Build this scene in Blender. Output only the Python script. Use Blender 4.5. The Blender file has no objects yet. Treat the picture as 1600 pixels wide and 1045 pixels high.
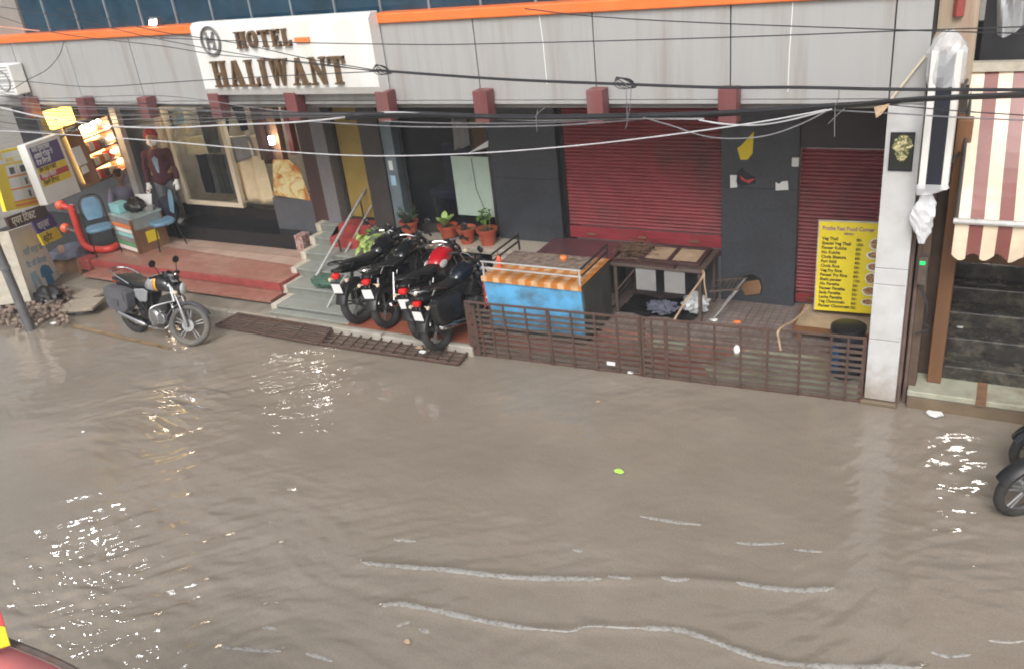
import bpy, bmesh, math, random
import numpy as np
from mathutils import Vector, Matrix
R_ = math.radians
random.seed(7); rng = np.random.default_rng(7)
SC = bpy.context.scene
COL = SC.collection

# ---------------------------------------------------------------- camera, sky, sun, exposure
CAM_R = np.array([[0.87978718, 0.12097074, -0.45971795],
                  [0.46351536, -0.43291004, 0.77313803],
                  [-0.10548944, -0.89328326, -0.4369405]])
CAM_P = np.array([0.0, 0.0, 5.0]); FPX = 1358.586
cd = bpy.data.cameras.new('camera'); cam = bpy.data.objects.new('camera', cd); COL.objects.link(cam)
m = Matrix.Identity(4)
for i in range(3):
    m[i][0] = CAM_R[i][0]; m[i][1] = -CAM_R[i][1]; m[i][2] = -CAM_R[i][2]; m[i][3] = CAM_P[i]
cam.matrix_world = m
cd.sensor_fit = 'HORIZONTAL'; cd.sensor_width = 36.0; cd.lens = FPX / 1600 * 36.0
cd.clip_start = 0.05; cd.clip_end = 1000
SC.camera = cam
SUN_DIR = Vector((1.5, -6.0, 6.2)).normalized()
world = bpy.data.worlds.new('World'); SC.world = world; world.use_nodes = True
wn = world.node_tree.nodes; wl = world.node_tree.links
bg = wn['Background']
sky = wn.new('ShaderNodeTexSky'); sky.sky_type = 'NISHITA'; sky.sun_disc = False
sky.sun_elevation = math.asin(SUN_DIR.z); sky.sun_rotation = math.atan2(SUN_DIR.x, SUN_DIR.y)
sky.air_density = 1.0; sky.dust_density = 6.0; sky.ozone_density = 1.0
hs = wn.new('ShaderNodeHueSaturation'); hs.inputs['Saturation'].default_value = 0.30
wl.new(sky.outputs[0], hs.inputs['Color']); wl.new(hs.outputs[0], bg.inputs['Color'])
bg.inputs['Strength'].default_value = 0.13
sl = bpy.data.lights.new('sun', 'SUN'); sl.energy = 1.0; sl.angle = R_(25); sl.color = (1, .99, .975)
so = bpy.data.objects.new('sun', sl); COL.objects.link(so)
so.rotation_euler = SUN_DIR.to_track_quat('Z', 'Y').to_euler()
SC.view_settings.view_transform = 'Standard'; SC.view_settings.look = 'None'
SC.view_settings.gamma = 1; SC.view_settings.use_curve_mapping = False
SC.view_settings.exposure = 0.5
SC.render.engine = 'CYCLES'
SC.cycles.max_bounces = 6; SC.cycles.transparent_max_bounces = 10
SC.cycles.caustics_reflective = False; SC.cycles.caustics_refractive = False
SC.cycles.sample_clamp_indirect = 6
SC.cycles.filter_width = 1.9
SC.cycles.volume_bounces = 0

# ---------------------------------------------------------------- photo -> place
def _ray(px, py):
    d = np.array([px - 800.0, py - 522.5, FPX]); return CAM_R @ d
def gz(px, py, z=0.0):
    d = _ray(px, py); return Vector(CAM_P + (z - CAM_P[2]) / d[2] * d)
def gy(px, py, Y):
    d = _ray(px, py); return Vector(CAM_P + (Y - CAM_P[1]) / d[1] * d)
def gp(px, py, p0, n):
    d = _ray(px, py); p0 = np.array(p0, float); n = np.array(n, float)
    return Vector(CAM_P + ((p0 - CAM_P) @ n) / (d @ n) * d)

# ---------------------------------------------------------------- materials
def mat(name, col, rough=.6, metal=0.0, var=.15, scale=6.0, bump=0.0, bscale=40.0, dirt=None, damt=.5, dscale=2.5,
        streak=False, spec=.5, coat=0.0, emit=None, estr=0.0, alpha=1.0, trans=0.0, rvar=.1):
    M = bpy.data.materials.new(name); M.use_nodes = True
    nt = M.node_tree; N = nt.nodes; L = nt.links; b = N['Principled BSDF']
    b.inputs['Roughness'].default_value = rough; b.inputs['Metallic'].default_value = metal
    b.inputs['Specular IOR Level'].default_value = spec
    b.inputs['Coat Weight'].default_value = coat; b.inputs['Coat Roughness'].default_value = .08
    b.inputs['Alpha'].default_value = alpha; b.inputs['Transmission Weight'].default_value = trans
    tc = N.new('ShaderNodeTexCoord')
    vec = tc.outputs['Object']
    mp = N.new('ShaderNodeMapping'); L.new(vec, mp.inputs[0])
    if streak: mp.inputs['Scale'].default_value = (1, 1, .06)
    n1 = N.new('ShaderNodeTexNoise'); n1.inputs['Scale'].default_value = scale; n1.inputs['Detail'].default_value = 5
    L.new(mp.outputs[0], n1.inputs['Vector'])
    mr = N.new('ShaderNodeMapRange'); mr.inputs['From Min'].default_value = .3; mr.inputs['From Max'].default_value = .7
    mr.inputs['To Min'].default_value = 1 - var; mr.inputs['To Max'].default_value = 1 + var
    L.new(n1.outputs[0], mr.inputs['Value'])
    mx = N.new('ShaderNodeMix'); mx.data_type = 'RGBA'; mx.blend_type = 'MULTIPLY'; mx.inputs[0].default_value = 1
    mx.inputs['A'].default_value = (*col, 1); L.new(mr.outputs[0], mx.inputs['B'])
    out = mx.outputs['Result']
    if dirt:
        n2 = N.new('ShaderNodeTexNoise'); n2.inputs['Scale'].default_value = dscale; n2.inputs['Detail'].default_value = 8
        n2.inputs['Roughness'].default_value = .65
        if streak: L.new(mp.outputs[0], n2.inputs['Vector'])
        else: L.new(vec, n2.inputs['Vector'])
        r2 = N.new('ShaderNodeMapRange'); r2.inputs['From Min'].default_value = .47; r2.inputs['From Max'].default_value = .72
        r2.inputs['To Max'].default_value = damt; L.new(n2.outputs[0], r2.inputs['Value'])
        m2 = N.new('ShaderNodeMix'); m2.data_type = 'RGBA'; L.new(r2.outputs[0], m2.inputs[0])
        L.new(out, m2.inputs['A']); m2.inputs['B'].default_value = (*dirt, 1); out = m2.outputs['Result']
    L.new(out, b.inputs['Base Color'])
    if rvar:
        rr = N.new('ShaderNodeMapRange'); rr.inputs['To Min'].default_value = max(0, rough - rvar); rr.inputs['To Max'].default_value = min(1, rough + rvar)
        L.new(n1.outputs[0], rr.inputs['Value']); L.new(rr.outputs[0], b.inputs['Roughness'])
    if bump:
        n3 = N.new('ShaderNodeTexNoise'); n3.inputs['Scale'].default_value = bscale; n3.inputs['Detail'].default_value = 4
        L.new(vec, n3.inputs['Vector'])
        bp = N.new('ShaderNodeBump'); bp.inputs['Strength'].default_value = bump; bp.inputs['Distance'].default_value = .01
        L.new(n3.outputs[0], bp.inputs['Height']); L.new(bp.outputs[0], b.inputs['Normal'])
    if emit:
        b.inputs['Emission Color'].default_value = (*emit, 1); b.inputs['Emission Strength'].default_value = estr
    return M

def _split(M, axes, size, offset=(0, 0), line=.03, linecol=(.05, .05, .05), cols=None, stagger=0.0):
    """Tile joints: a brick texture over two object axes multiplied into the colour."""
    nt = M.node_tree; N = nt.nodes; L = nt.links; b = N['Principled BSDF']
    tc = N.new('ShaderNodeTexCoord'); sx = N.new('ShaderNodeSeparateXYZ'); L.new(tc.outputs['Object'], sx.inputs[0])
    cb = N.new('ShaderNodeCombineXYZ'); L.new(sx.outputs[axes[0]], cb.inputs[0]); L.new(sx.outputs[axes[1]], cb.inputs[1])
    br = N.new('ShaderNodeTexBrick'); br.inputs['Scale'].default_value = 1; br.offset = stagger
    br.inputs['Brick Width'].default_value = size[0]; br.inputs['Row Height'].default_value = size[1]
    br.inputs['Mortar Size'].default_value = line; br.inputs['Mortar Smooth'].default_value = .2
    br.inputs['Color1'].default_value = (1, 1, 1, 1); br.inputs['Color2'].default_value = (.82, .82, .82, 1)
    br.inputs['Mortar'].default_value = (*linecol, 1)
    L.new(cb.outputs[0], br.inputs['Vector'])
    src = b.inputs['Base Color'].links[0].from_socket
    mx = N.new('ShaderNodeMix'); mx.data_type = 'RGBA'; mx.blend_type = 'MULTIPLY'; mx.inputs[0].default_value = 1
    L.new(src, mx.inputs['A']); L.new(br.outputs['Color'], mx.inputs['B']); L.new(mx.outputs['Result'], b.inputs['Base Color'])
    bp = N.new('ShaderNodeBump'); bp.inputs['Strength'].default_value = .6; bp.inputs['Distance'].default_value = .006; bp.invert = True
    L.new(br.outputs['Fac'], bp.inputs['Height'])
    if b.inputs['Normal'].links: L.new(b.inputs['Normal'].links[0].from_socket, bp.inputs['Normal'])
    L.new(bp.outputs[0], b.inputs['Normal'])
    return M

K = {}
K['panel'] = mat('fascia_panel_paint', (.385, .386, .382), .35, var=.06, scale=4, streak=True, dirt=(.25, .21, .185), damt=.8, dscale=4.0)
K['orange'] = mat('orange_trim', (.82, .19, .045), .4, var=.08, dirt=(.6, .25, .12), damt=.3)
K['white'] = mat('white_board', (.78, .78, .76), .4, var=.03, streak=True, dirt=(.55, .52, .42), damt=.5, dscale=3)
K['whitepil'] = mat('white_pillar_paint', (.55, .555, .555), .45, var=.05, dirt=(.36, .33, .3), damt=.45, dscale=4.5)
K['gold'] = mat('bronze_letters', (.17, .105, .055), .4, metal=.3, var=.3, scale=20)
K['bracket'] = mat('maroon_bracket', (.17, .055, .055), .6, var=.2, streak=True, dirt=(.3, .18, .17), damt=.5)
K['darkback'] = mat('dark_backing', (.03, .03, .032), .8)
K['soffit'] = mat('soffit_paint', (.2, .19, .18), .7, var=.1)
K['greywall'] = mat('grey_render', (.27, .255, .235), .85, var=.12, streak=True, dirt=(.2, .18, .15), damt=.5, bump=.3)
K['blueglass'] = mat('blue_glass', (.014, .045, .075), .1, var=.25, scale=3, spec=.6, dirt=(.06, .12, .17), damt=.35, dscale=1.6)
K['mullion'] = mat('mullion', (.25, .29, .32), .4, metal=.3)
K['tile'] = _split(mat('dark_wall_tile', (.052, .057, .067), .35, var=.16, scale=22, dirt=(.03, .03, .03), damt=.6, dscale=1.8, bump=.15, bscale=120), (0, 2), (3.0, 1.7), line=.004, linecol=(.35, .35, .35))
K['plinth'] = _split(mat('black_granite', (.016, .017, .02), .22, var=.3, scale=40), (0, 2), (.95, 1.2), line=.003, linecol=(2.2, 2.2, 2.2))
K['shutter'] = mat('red_shutter', (.27, .055, .062), .5, var=.14, scale=5, dirt=(.075, .055, .052), damt=.9, dscale=.85)
K['shutterbar'] = mat('red_shutter_bar', (.27, .035, .045), .5, var=.15, dirt=(.15, .06, .05), damt=.5)
K['redtile'] = _split(mat('red_floor_tile', (.36, .165, .125), .35, var=.14, scale=5, dirt=(.39, .28, .23), damt=.6, dscale=1.1), (0, 1), (.1, .1), line=.006, linecol=(.75, .7, .7))
K['redband'] = mat('red_oxide_edge', (.30, .06, .055), .45, var=.2, dirt=(.2, .09, .07), damt=.5)
K['oldtile'] = _split(mat('pinkish_old_paving', (.47, .33, .27), .4, var=.2, scale=3, dirt=(.38, .30, .24), damt=.6, dscale=1.5), (0, 1), (.75, .5), line=.008, linecol=(.6, .55, .5))
K['stone'] = mat('grey_green_stone', (.245, .26, .235), .42, var=.1, scale=9, dirt=(.17, .175, .15), damt=.5, dscale=2.2, bump=.1)
K['stonefront'] = mat('stone_riser', (.19, .2, .175), .55, var=.1, scale=9, dirt=(.12, .12, .09), damt=.6, dscale=3)
K['creamstone'] = mat('cream_stone_edge', (.5, .46, .38), .5, var=.12, scale=12, dirt=(.25, .2, .15), damt=.55, dscale=4)
K['beige'] = mat('beige_granite', (.43, .38, .31), .4, var=.1, scale=30, dirt=(.3, .26, .2), damt=.4)
K['concrete'] = mat('wet_concrete', (.25, .225, .185), .5, var=.2, scale=4, dirt=(.13, .115, .09), damt=.7, dscale=2.6, bump=.5, bscale=30)
K['kerb'] = mat('kerb_stone', (.36, .335, .29), .6, var=.15, scale=5, dirt=(.2, .17, .13), damt=.7, dscale=4, bump=.5)
K['tactile'] = _split(mat('red_chequer_tile', (.40, .12, .07), .45, var=.15, dirt=(.24, .15, .1), damt=.6, dscale=3), (0, 1), (.05, .05), line=.008, linecol=(.6, .55, .5))
K['greytile'] = _split(mat('grey_pink_floor_tile', (.25, .205, .185), .45, var=.15, scale=4, dirt=(.13, .1, .08), damt=.75, dscale=1.8), (0, 1), (.09, .09), line=.007, linecol=(.6, .55, .55))
K['maroonfloor'] = mat('maroon_floor', (.12, .05, .055), .35, var=.2, dirt=(.06, .05, .05), damt=.7, dscale=2)
K['rust'] = mat('rusty_iron', (.075, .045, .036), .65, var=.3, scale=14, dirt=(.13, .055, .03), damt=.6, dscale=8, bump=.4, bscale=80)
K['greyiron'] = mat('painted_grey_iron', (.092, .07, .06), .6, var=.25, scale=10, dirt=(.11, .06, .04), damt=.7, dscale=6)
K['steel'] = mat('steel_rail', (.55, .55, .54), .3, metal=.45, var=.1, dirt=(.2, .17, .14), damt=.4)
K['darksteel'] = mat('dark_steel', (.06, .058, .056), .45, metal=.4, var=.2)
K['wood'] = mat('dark_red_wood', (.06, .032, .03), .5, var=.25, streak=True, scale=12)
K['brownwood'] = mat('brown_wood', (.22, .12, .065), .6, var=.25, scale=7, dirt=(.09, .05, .03), damt=.6)
K['orangewood'] = mat('orange_brown_post', (.19, .085, .035), .65, var=.3, scale=5, streak=True, dirt=(.1, .06, .035), damt=.7, dscale=3)
K['ply'] = mat('plywood', (.42, .31, .21), .7, var=.15, scale=8, dirt=(.25, .17, .1), damt=.5)
K['greycol'] = mat('grey_granite_column', (.17, .165, .17), .4, var=.3, scale=60)
K['bluegrey'] = mat('blue_grey_post', (.16, .2, .225), .4, var=.1, dirt=(.08, .09, .1), damt=.5)
K['darkgrey'] = mat('dark_grey_panel', (.085, .09, .10), .5, var=.12)
K['yellowdoor'] = mat('ochre_blind', (.33, .23, .06), .6, var=.12, scale=4)
K['cream'] = mat('cream_frame', (.62, .55, .42), .45, var=.06)
K['creamcloth'] = mat('cream_cloth', (.68, .56, .36), .75, var=.08)
K['paleyellow'] = mat('pale_yellow_board', (.80, .76, .52), .6, var=.08)
K['glass'] = mat('shop_glass', (.02, .025, .025), .03, var=.0, alpha=.15, spec=.6, rvar=0)
K['darkglass'] = mat('dark_tinted_glass', (.02, .025, .03), .05, var=0, alpha=.32, spec=.6, rvar=0)
K['greenpanel'] = mat('pale_green_panel', (.42, .52, .44), .3, var=.05)
K['interior'] = mat('shop_interior', (.36, .32, .26), .8, var=.2)
K['navy'] = mat('navy_cloth', (.012, .014, .03), .85, var=.3)
K['darktrouser'] = mat('charcoal_cloth', (.05, .06, .06), .85, var=.45, scale=14)
K['greytrouser'] = mat('grey_cloth', (.13, .14, .15), .85, var=.3, scale=12)
K['maroon'] = mat('maroon_cloth', (.075, .02, .03), .85, var=.2, scale=20)
K['skin'] = mat('skin', (.36, .20, .14), .55, var=.06)
K['hair'] = mat('hair', (.012, .01, .01), .5)
K['red'] = mat('red_plastic', (.55, .05, .035), .35, var=.1)
K['orangered'] = mat('orange_red_plastic', (.75, .12, .05), .35, var=.1)
K['terracotta'] = mat('terracotta_plastic', (.40, .085, .045), .5, var=.1, dirt=(.25, .1, .07), damt=.4)
K['soil'] = mat('potting_soil', (.05, .035, .025), .95, var=.4, scale=30, bump=.8)
K['leaf'] = mat('leaf_green', (.10, .20, .035), .45, var=.35, scale=14)
K['leafpale'] = mat('leaf_pale_green', (.33, .45, .13), .5, var=.25, scale=10)
K['leafdark'] = mat('leaf_dark_green', (.05, .085, .045), .5, var=.35, scale=14)
K['stem'] = mat('stem', (.1, .12, .05), .7)
K['bluecart'] = mat('sky_blue_sheet_metal', (.125, .42, .72), .45, var=.12, scale=5, dirt=(.09, .12, .13), damt=.9, dscale=3.2)
K['cartside'] = mat('grimy_cart_side', (.055, .06, .055), .6, var=.3, dirt=(.1, .085, .06), damt=.6)
K['blackpl'] = mat('black_plastic', (.012, .012, .013), .4, var=.2, dirt=(.06, .055, .05), damt=.25)
K['blackgloss'] = mat('black_paint', (.008, .009, .011), .12, var=.1, coat=.8)
K['bluegloss'] = mat('blue_black_paint', (.008, .013, .02), .14, var=.1, coat=.8)
K['redgloss'] = mat('red_paint', (.42, .008, .018), .14, var=.08, coat=1.0)
K['greygloss'] = mat('grey_graphic_paint', (.26, .27, .28), .25, var=.05, coat=.6)
K['yellowgloss'] = mat('yellow_graphic_paint', (.75, .33, .04), .25, var=.05, coat=.5)
K['chrome'] = mat('chrome', (.66, .66, .67), .14, metal=1, var=.06)
K['alu'] = mat('cast_aluminium', (.33, .33, .33), .4, metal=.8, var=.15)
K['enginegrey'] = mat('engine_casting', (.08, .08, .08), .5, metal=.4, var=.2)
K['tyre'] = mat('tyre_rubber', (.022, .022, .022), .75, var=.25, dirt=(.09, .08, .065), damt=.4, bump=.5, bscale=70)
K['tyremud'] = mat('muddy_tyre_rubber', (.10, .095, .088), .75, var=.2, dirt=(.2, .18, .15), damt=.5, bump=.5, bscale=70)
K['seat'] = mat('seat_vinyl', (.013, .013, .014), .5, var=.2, bump=.15, bscale=150)
K['taillight'] = mat('red_lens', (.6, .012, .012), .15, var=.05, coat=.5)
K['lens'] = mat('clear_lens', (.7, .72, .72), .08, var=.03, coat=.5)
K['amber'] = mat('amber_lens', (.75, .6, .45), .15, coat=.4)
K['plate'] = mat('number_plate_white', (.78, .79, .78), .45, var=.05, dirt=(.5, .48, .45), damt=.4)
K['bag'] = mat('grey_saddle_bag', (.085, .085, .095), .7, var=.15, bump=.3, bscale=200)
K['bluechair'] = mat('blue_chair_vinyl', (.15, .28, .40), .45, var=.1, dirt=(.07, .1, .13), damt=.4)
K['teal'] = mat('cyan_box', (.30, .62, .62), .5, var=.06)
K['paper'] = mat('paper_white', (.76, .77, .76), .7, var=.05)
K['greypaper'] = mat('grey_paper', (.23, .23, .225), .8, var=.08)
K['cable'] = mat('black_cable', (.025, .026, .03), .5, var=.2)
K['cablegrey'] = mat('weathered_grey_cable', (.17, .17, .18), .6, var=.25)
K['cablewhite'] = mat('pale_cable', (.5, .5, .52), .5, var=.15)
K['cablesalmon'] = mat('salmon_cable', (.65, .3, .2), .6)
K['rope'] = mat('beige_rope', (.48, .34, .22), .9, var=.25, scale=30, bump=.5, bscale=90)
K['polegrey'] = mat('galvanised_pole', (.15, .155, .16), .5, metal=.3, var=.15, scale=5, dirt=(.1, .09, .08), damt=.6, dscale=3)
K['plastic'] = mat('clear_polythene', (.8, .82, .84), .2, var=.06, alpha=.42, spec=.8, bump=1.0, bscale=14)
K['plasticw'] = mat('white_polythene', (.75, .76, .78), .3, var=.06, alpha=.86, spec=.6, bump=.5, bscale=25)
K['lightboxblack'] = mat('black_acrylic', (.012, .014, .025), .15, var=.2)
K['menu'] = mat('menu_yellow', (.76, .61, .025), .4, var=.04)
K['purple'] = mat('purple_print', (.075, .05, .20), .5, var=.1)
K['purplet'] = mat('violet_ink', (.22, .09, .26), .5)
K['ink'] = mat('black_ink', (.045, .035, .02), .6)
K['printyellow'] = mat('yellow_print', (.80, .62, .03), .45, var=.05)
K['printred'] = mat('red_print', (.55, .06, .06), .45, var=.08)
K['printorange'] = mat('orange_print', (.8, .22, .06), .5, var=.08)
K['printgreen'] = mat('green_print', (.10, .35, .16), .5)
K['brownboard'] = mat('brown_board', (.085, .045, .04), .55, var=.1)
K['printblue'] = mat('blue_print', (.06, .26, .50), .55, var=.1)
K['paleblue'] = mat('faded_blue_print', (.36, .55, .68), .6, var=.15, scale=20)
K['printblue2'] = mat('worn_blue_print', (.20, .40, .58), .6, var=.2, scale=20)
K['board'] = mat('off_white_board', (.80, .79, .74), .5, var=.04, dirt=(.5, .46, .38), damt=.4, dscale=3)
K['drum'] = mat('dark_blue_drum', (.03, .035, .045), .4, var=.15, dirt=(.08, .075, .07), damt=.5)
K['drumblue'] = mat('drum_blue', (.03, .12, .30), .4)
K['awncream'] = mat('awning_cream', (.74, .62, .46), .35, var=.1, dirt=(.44, .35, .25), damt=.6, dscale=2)
K['awnred'] = mat('awning_maroon', (.21, .07, .06), .35, var=.1, dirt=(.3, .16, .13), damt=.35, dscale=2)
K['blackstep'] = mat('wet_black_stone', (.032, .029, .025), .25, var=.5, scale=9, dirt=(.16, .14, .10), damt=.85, dscale=6, bump=.4, bscale=25)  # pale blotches paint worn edges and wet highlights into the colour
K['palegreen'] = mat('pale_green_step', (.36, .36, .28), .5, var=.15, dirt=(.2, .14, .08), damt=.8, dscale=3.5)
K['mudbrown'] = mat('muddy_plinth', (.17, .125, .08), .5, var=.25, dirt=(.08, .065, .045), damt=.7, dscale=3)
K['warmwall'] = mat('dark_brown_wall', (.10, .065, .045), .8, var=.3, dirt=(.05, .04, .03), damt=.6)
K['rubble'] = mat('rubble', (.2, .15, .12), .9, var=.5, scale=12, bump=1, bscale=25)
K['dirt'] = mat('wet_dirt', (.17, .135, .105), .55, var=.25, scale=3, dirt=(.09, .075, .06), damt=.7, dscale=2, bump=1, bscale=14)
K['flag'] = mat('flagstone', (.30, .255, .2), .5, var=.2, dirt=(.18, .145, .11), damt=.6, bump=.5)
K['darkcloth'] = mat('slate_blue_cloth', (.085, .09, .125), .85, var=.25, scale=14)
K['shirt'] = mat('lavender_shirt', (.22, .21, .30), .8, var=.15)
K['green'] = mat('dark_green_paint', (.045, .10, .07), .5, var=.2)
K['carpet'] = mat('red_carpet', (.30, .045, .04), .9, var=.12, bump=.6, bscale=120)
K['twig'] = mat('dry_twigs', (.13, .075, .05), .9, var=.4)
K['leaflit'] = mat('bright_green_scrap', (.45, .85, .12), .5)
K['umbred'] = mat('red_canopy', (.9, .26, .26), .55, var=.06)
K['umbblue'] = mat('indigo_patch', (.09, .05, .30), .5)
K['lampwarm'] = mat('warm_lamp', (1, .8, .5), .4, emit=(1, .87, .64), estr=90)
K['lampwhite'] = mat('white_lamp', (1, 1, 1), .4, emit=(.9, .93, 1), estr=18)
K['lampshop'] = mat('shop_lamp', (1, .9, .75), .4, emit=(1, .94, .86), estr=50)
K['lamptube'] = mat('shop_tube', (1, .95, .85), .4, emit=(1, .93, .78), estr=45)
K['lampstreet'] = mat('street_flood_lamp', (1, 1, 1), .4, emit=(.95, .97, 1), estr=120)
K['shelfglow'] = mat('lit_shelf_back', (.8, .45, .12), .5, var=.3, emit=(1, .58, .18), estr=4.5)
K['litsign'] = mat('lit_yellow_sign', (.85, .6, .12), .4, var=.3, scale=9, emit=(1, .62, .12), estr=3.0)
K['seatgrey'] = mat('grey_chair', (.05, .055, .075), .6)
K['lobbyblue'] = mat('blue_upholstery', (.045, .06, .14), .7, var=.2)
K['ochre'] = mat('orange_cabinet', (.42, .19, .035), .5, var=.15)

# stripes of the tabletop cover, floral poster, noodle picture
def pattern(M, fn):
    nt = M.node_tree; fn(nt.nodes, nt.links, nt.nodes['Principled BSDF']); return M
def _check(N, L, b):
    tc = N.new('ShaderNodeTexCoord'); sx = N.new('ShaderNodeSeparateXYZ'); L.new(tc.outputs['Object'], sx.inputs[0])
    def stripe(o, f):
        mm = N.new('ShaderNodeMath'); mm.operation = 'MULTIPLY'; mm.inputs[1].default_value = f; L.new(o, mm.inputs[0])
        s = N.new('ShaderNodeMath'); s.operation = 'SINE'; L.new(mm.outputs[0], s.inputs[0])
        r = N.new('ShaderNodeMapRange'); r.inputs['From Min'].default_value = -.3; r.inputs['From Max'].default_value = .3; L.new(s.outputs[0], r.inputs['Value'])
        return r.outputs[0]
    a = stripe(sx.outputs[0], 36); c = stripe(sx.outputs[1], 30)
    m1 = N.new('ShaderNodeMix'); m1.data_type = 'RGBA'; m1.inputs['A'].default_value = (.58, .20, .03, 1); m1.inputs['B'].default_value = (.72, .46, .26, 1); L.new(a, m1.inputs[0])
    m2 = N.new('ShaderNodeMix'); m2.data_type = 'RGBA'; m2.inputs['B'].default_value = (.52, .18, .03, 1); L.new(m1.outputs['Result'], m2.inputs['A'])
    q = N.new('ShaderNodeMath'); q.operation = 'MULTIPLY'; q.inputs[1].default_value = .45; L.new(c, q.inputs[0]); L.new(q.outputs[0], m2.inputs[0])
    nz = N.new('ShaderNodeTexNoise'); nz.inputs['Scale'].default_value = 9; nz.inputs['Detail'].default_value = 7; L.new(tc.outputs['Object'], nz.inputs['Vector'])
    rr = N.new('ShaderNodeMapRange'); rr.inputs['From Min'].default_value = .42; rr.inputs['From Max'].default_value = .68; rr.inputs['To Max'].default_value = .75; L.new(nz.outputs[0], rr.inputs['Value'])
    m3 = N.new('ShaderNodeMix'); m3.data_type = 'RGBA'; m3.inputs['B'].default_value = (.36, .17, .06, 1); L.new(rr.outputs[0], m3.inputs[0]); L.new(m2.outputs['Result'], m3.inputs['A'])
    L.new(m3.outputs['Result'], b.inputs['Base Color'])
K['checkcloth'] = pattern(mat('orange_check_oilcloth', (.6, .25, .05), .3), _check)
def _blotch(c0, c1, c2, scale):
    def f(N, L, b):
        tc = N.new('ShaderNodeTexCoord'); n = N.new('ShaderNodeTexNoise'); n.inputs['Scale'].default_value = scale; n.inputs['Detail'].default_value = 6
        n.inputs['Distortion'].default_value = 1.2
        L.new(tc.outputs['Object'], n.inputs['Vector']); cr = N.new('ShaderNodeValToRGB')
        cr.color_ramp.elements[0].position = .42; cr.color_ramp.elements[0].color = (*c0, 1)
        cr.color_ramp.elements[1].position = .62; cr.color_ramp.elements[1].color = (*c2, 1)
        e = cr.color_ramp.elements.new(.52); e.color = (*c1, 1)
        L.new(n.outputs[0], cr.inputs[0]); L.new(cr.outputs[0], b.inputs['Base Color'])
    return f
K['floral'] = pattern(mat('floral_poster', (.6, .5, .25), .5), _blotch((.68, .60, .34), (.62, .45, .18), (.42, .13, .03), 5))
K['noodles'] = pattern(mat('noodle_print', (.5, .4, .2), .4), _blotch((.06, .09, .035), (.42, .36, .17), (.74, .66, .40), 26))
K['blanket'] = pattern(mat('patterned_cloth', (.2, .1, .1), .8), _blotch((.04, .03, .05), (.16, .07, .06), (.25, .16, .12), 22))
K['foodA'] = pattern(mat('food_print', (.5, .3, .1), .5), _blotch((.12, .07, .04), (.45, .2, .08), (.6, .42, .2), 60))
K['rugstone'] = pattern(mat('mosaic_stone', (.3, .2, .2), .5), _blotch((.24, .08, .07), (.38, .28, .25), (.5, .45, .4), 30))
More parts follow.
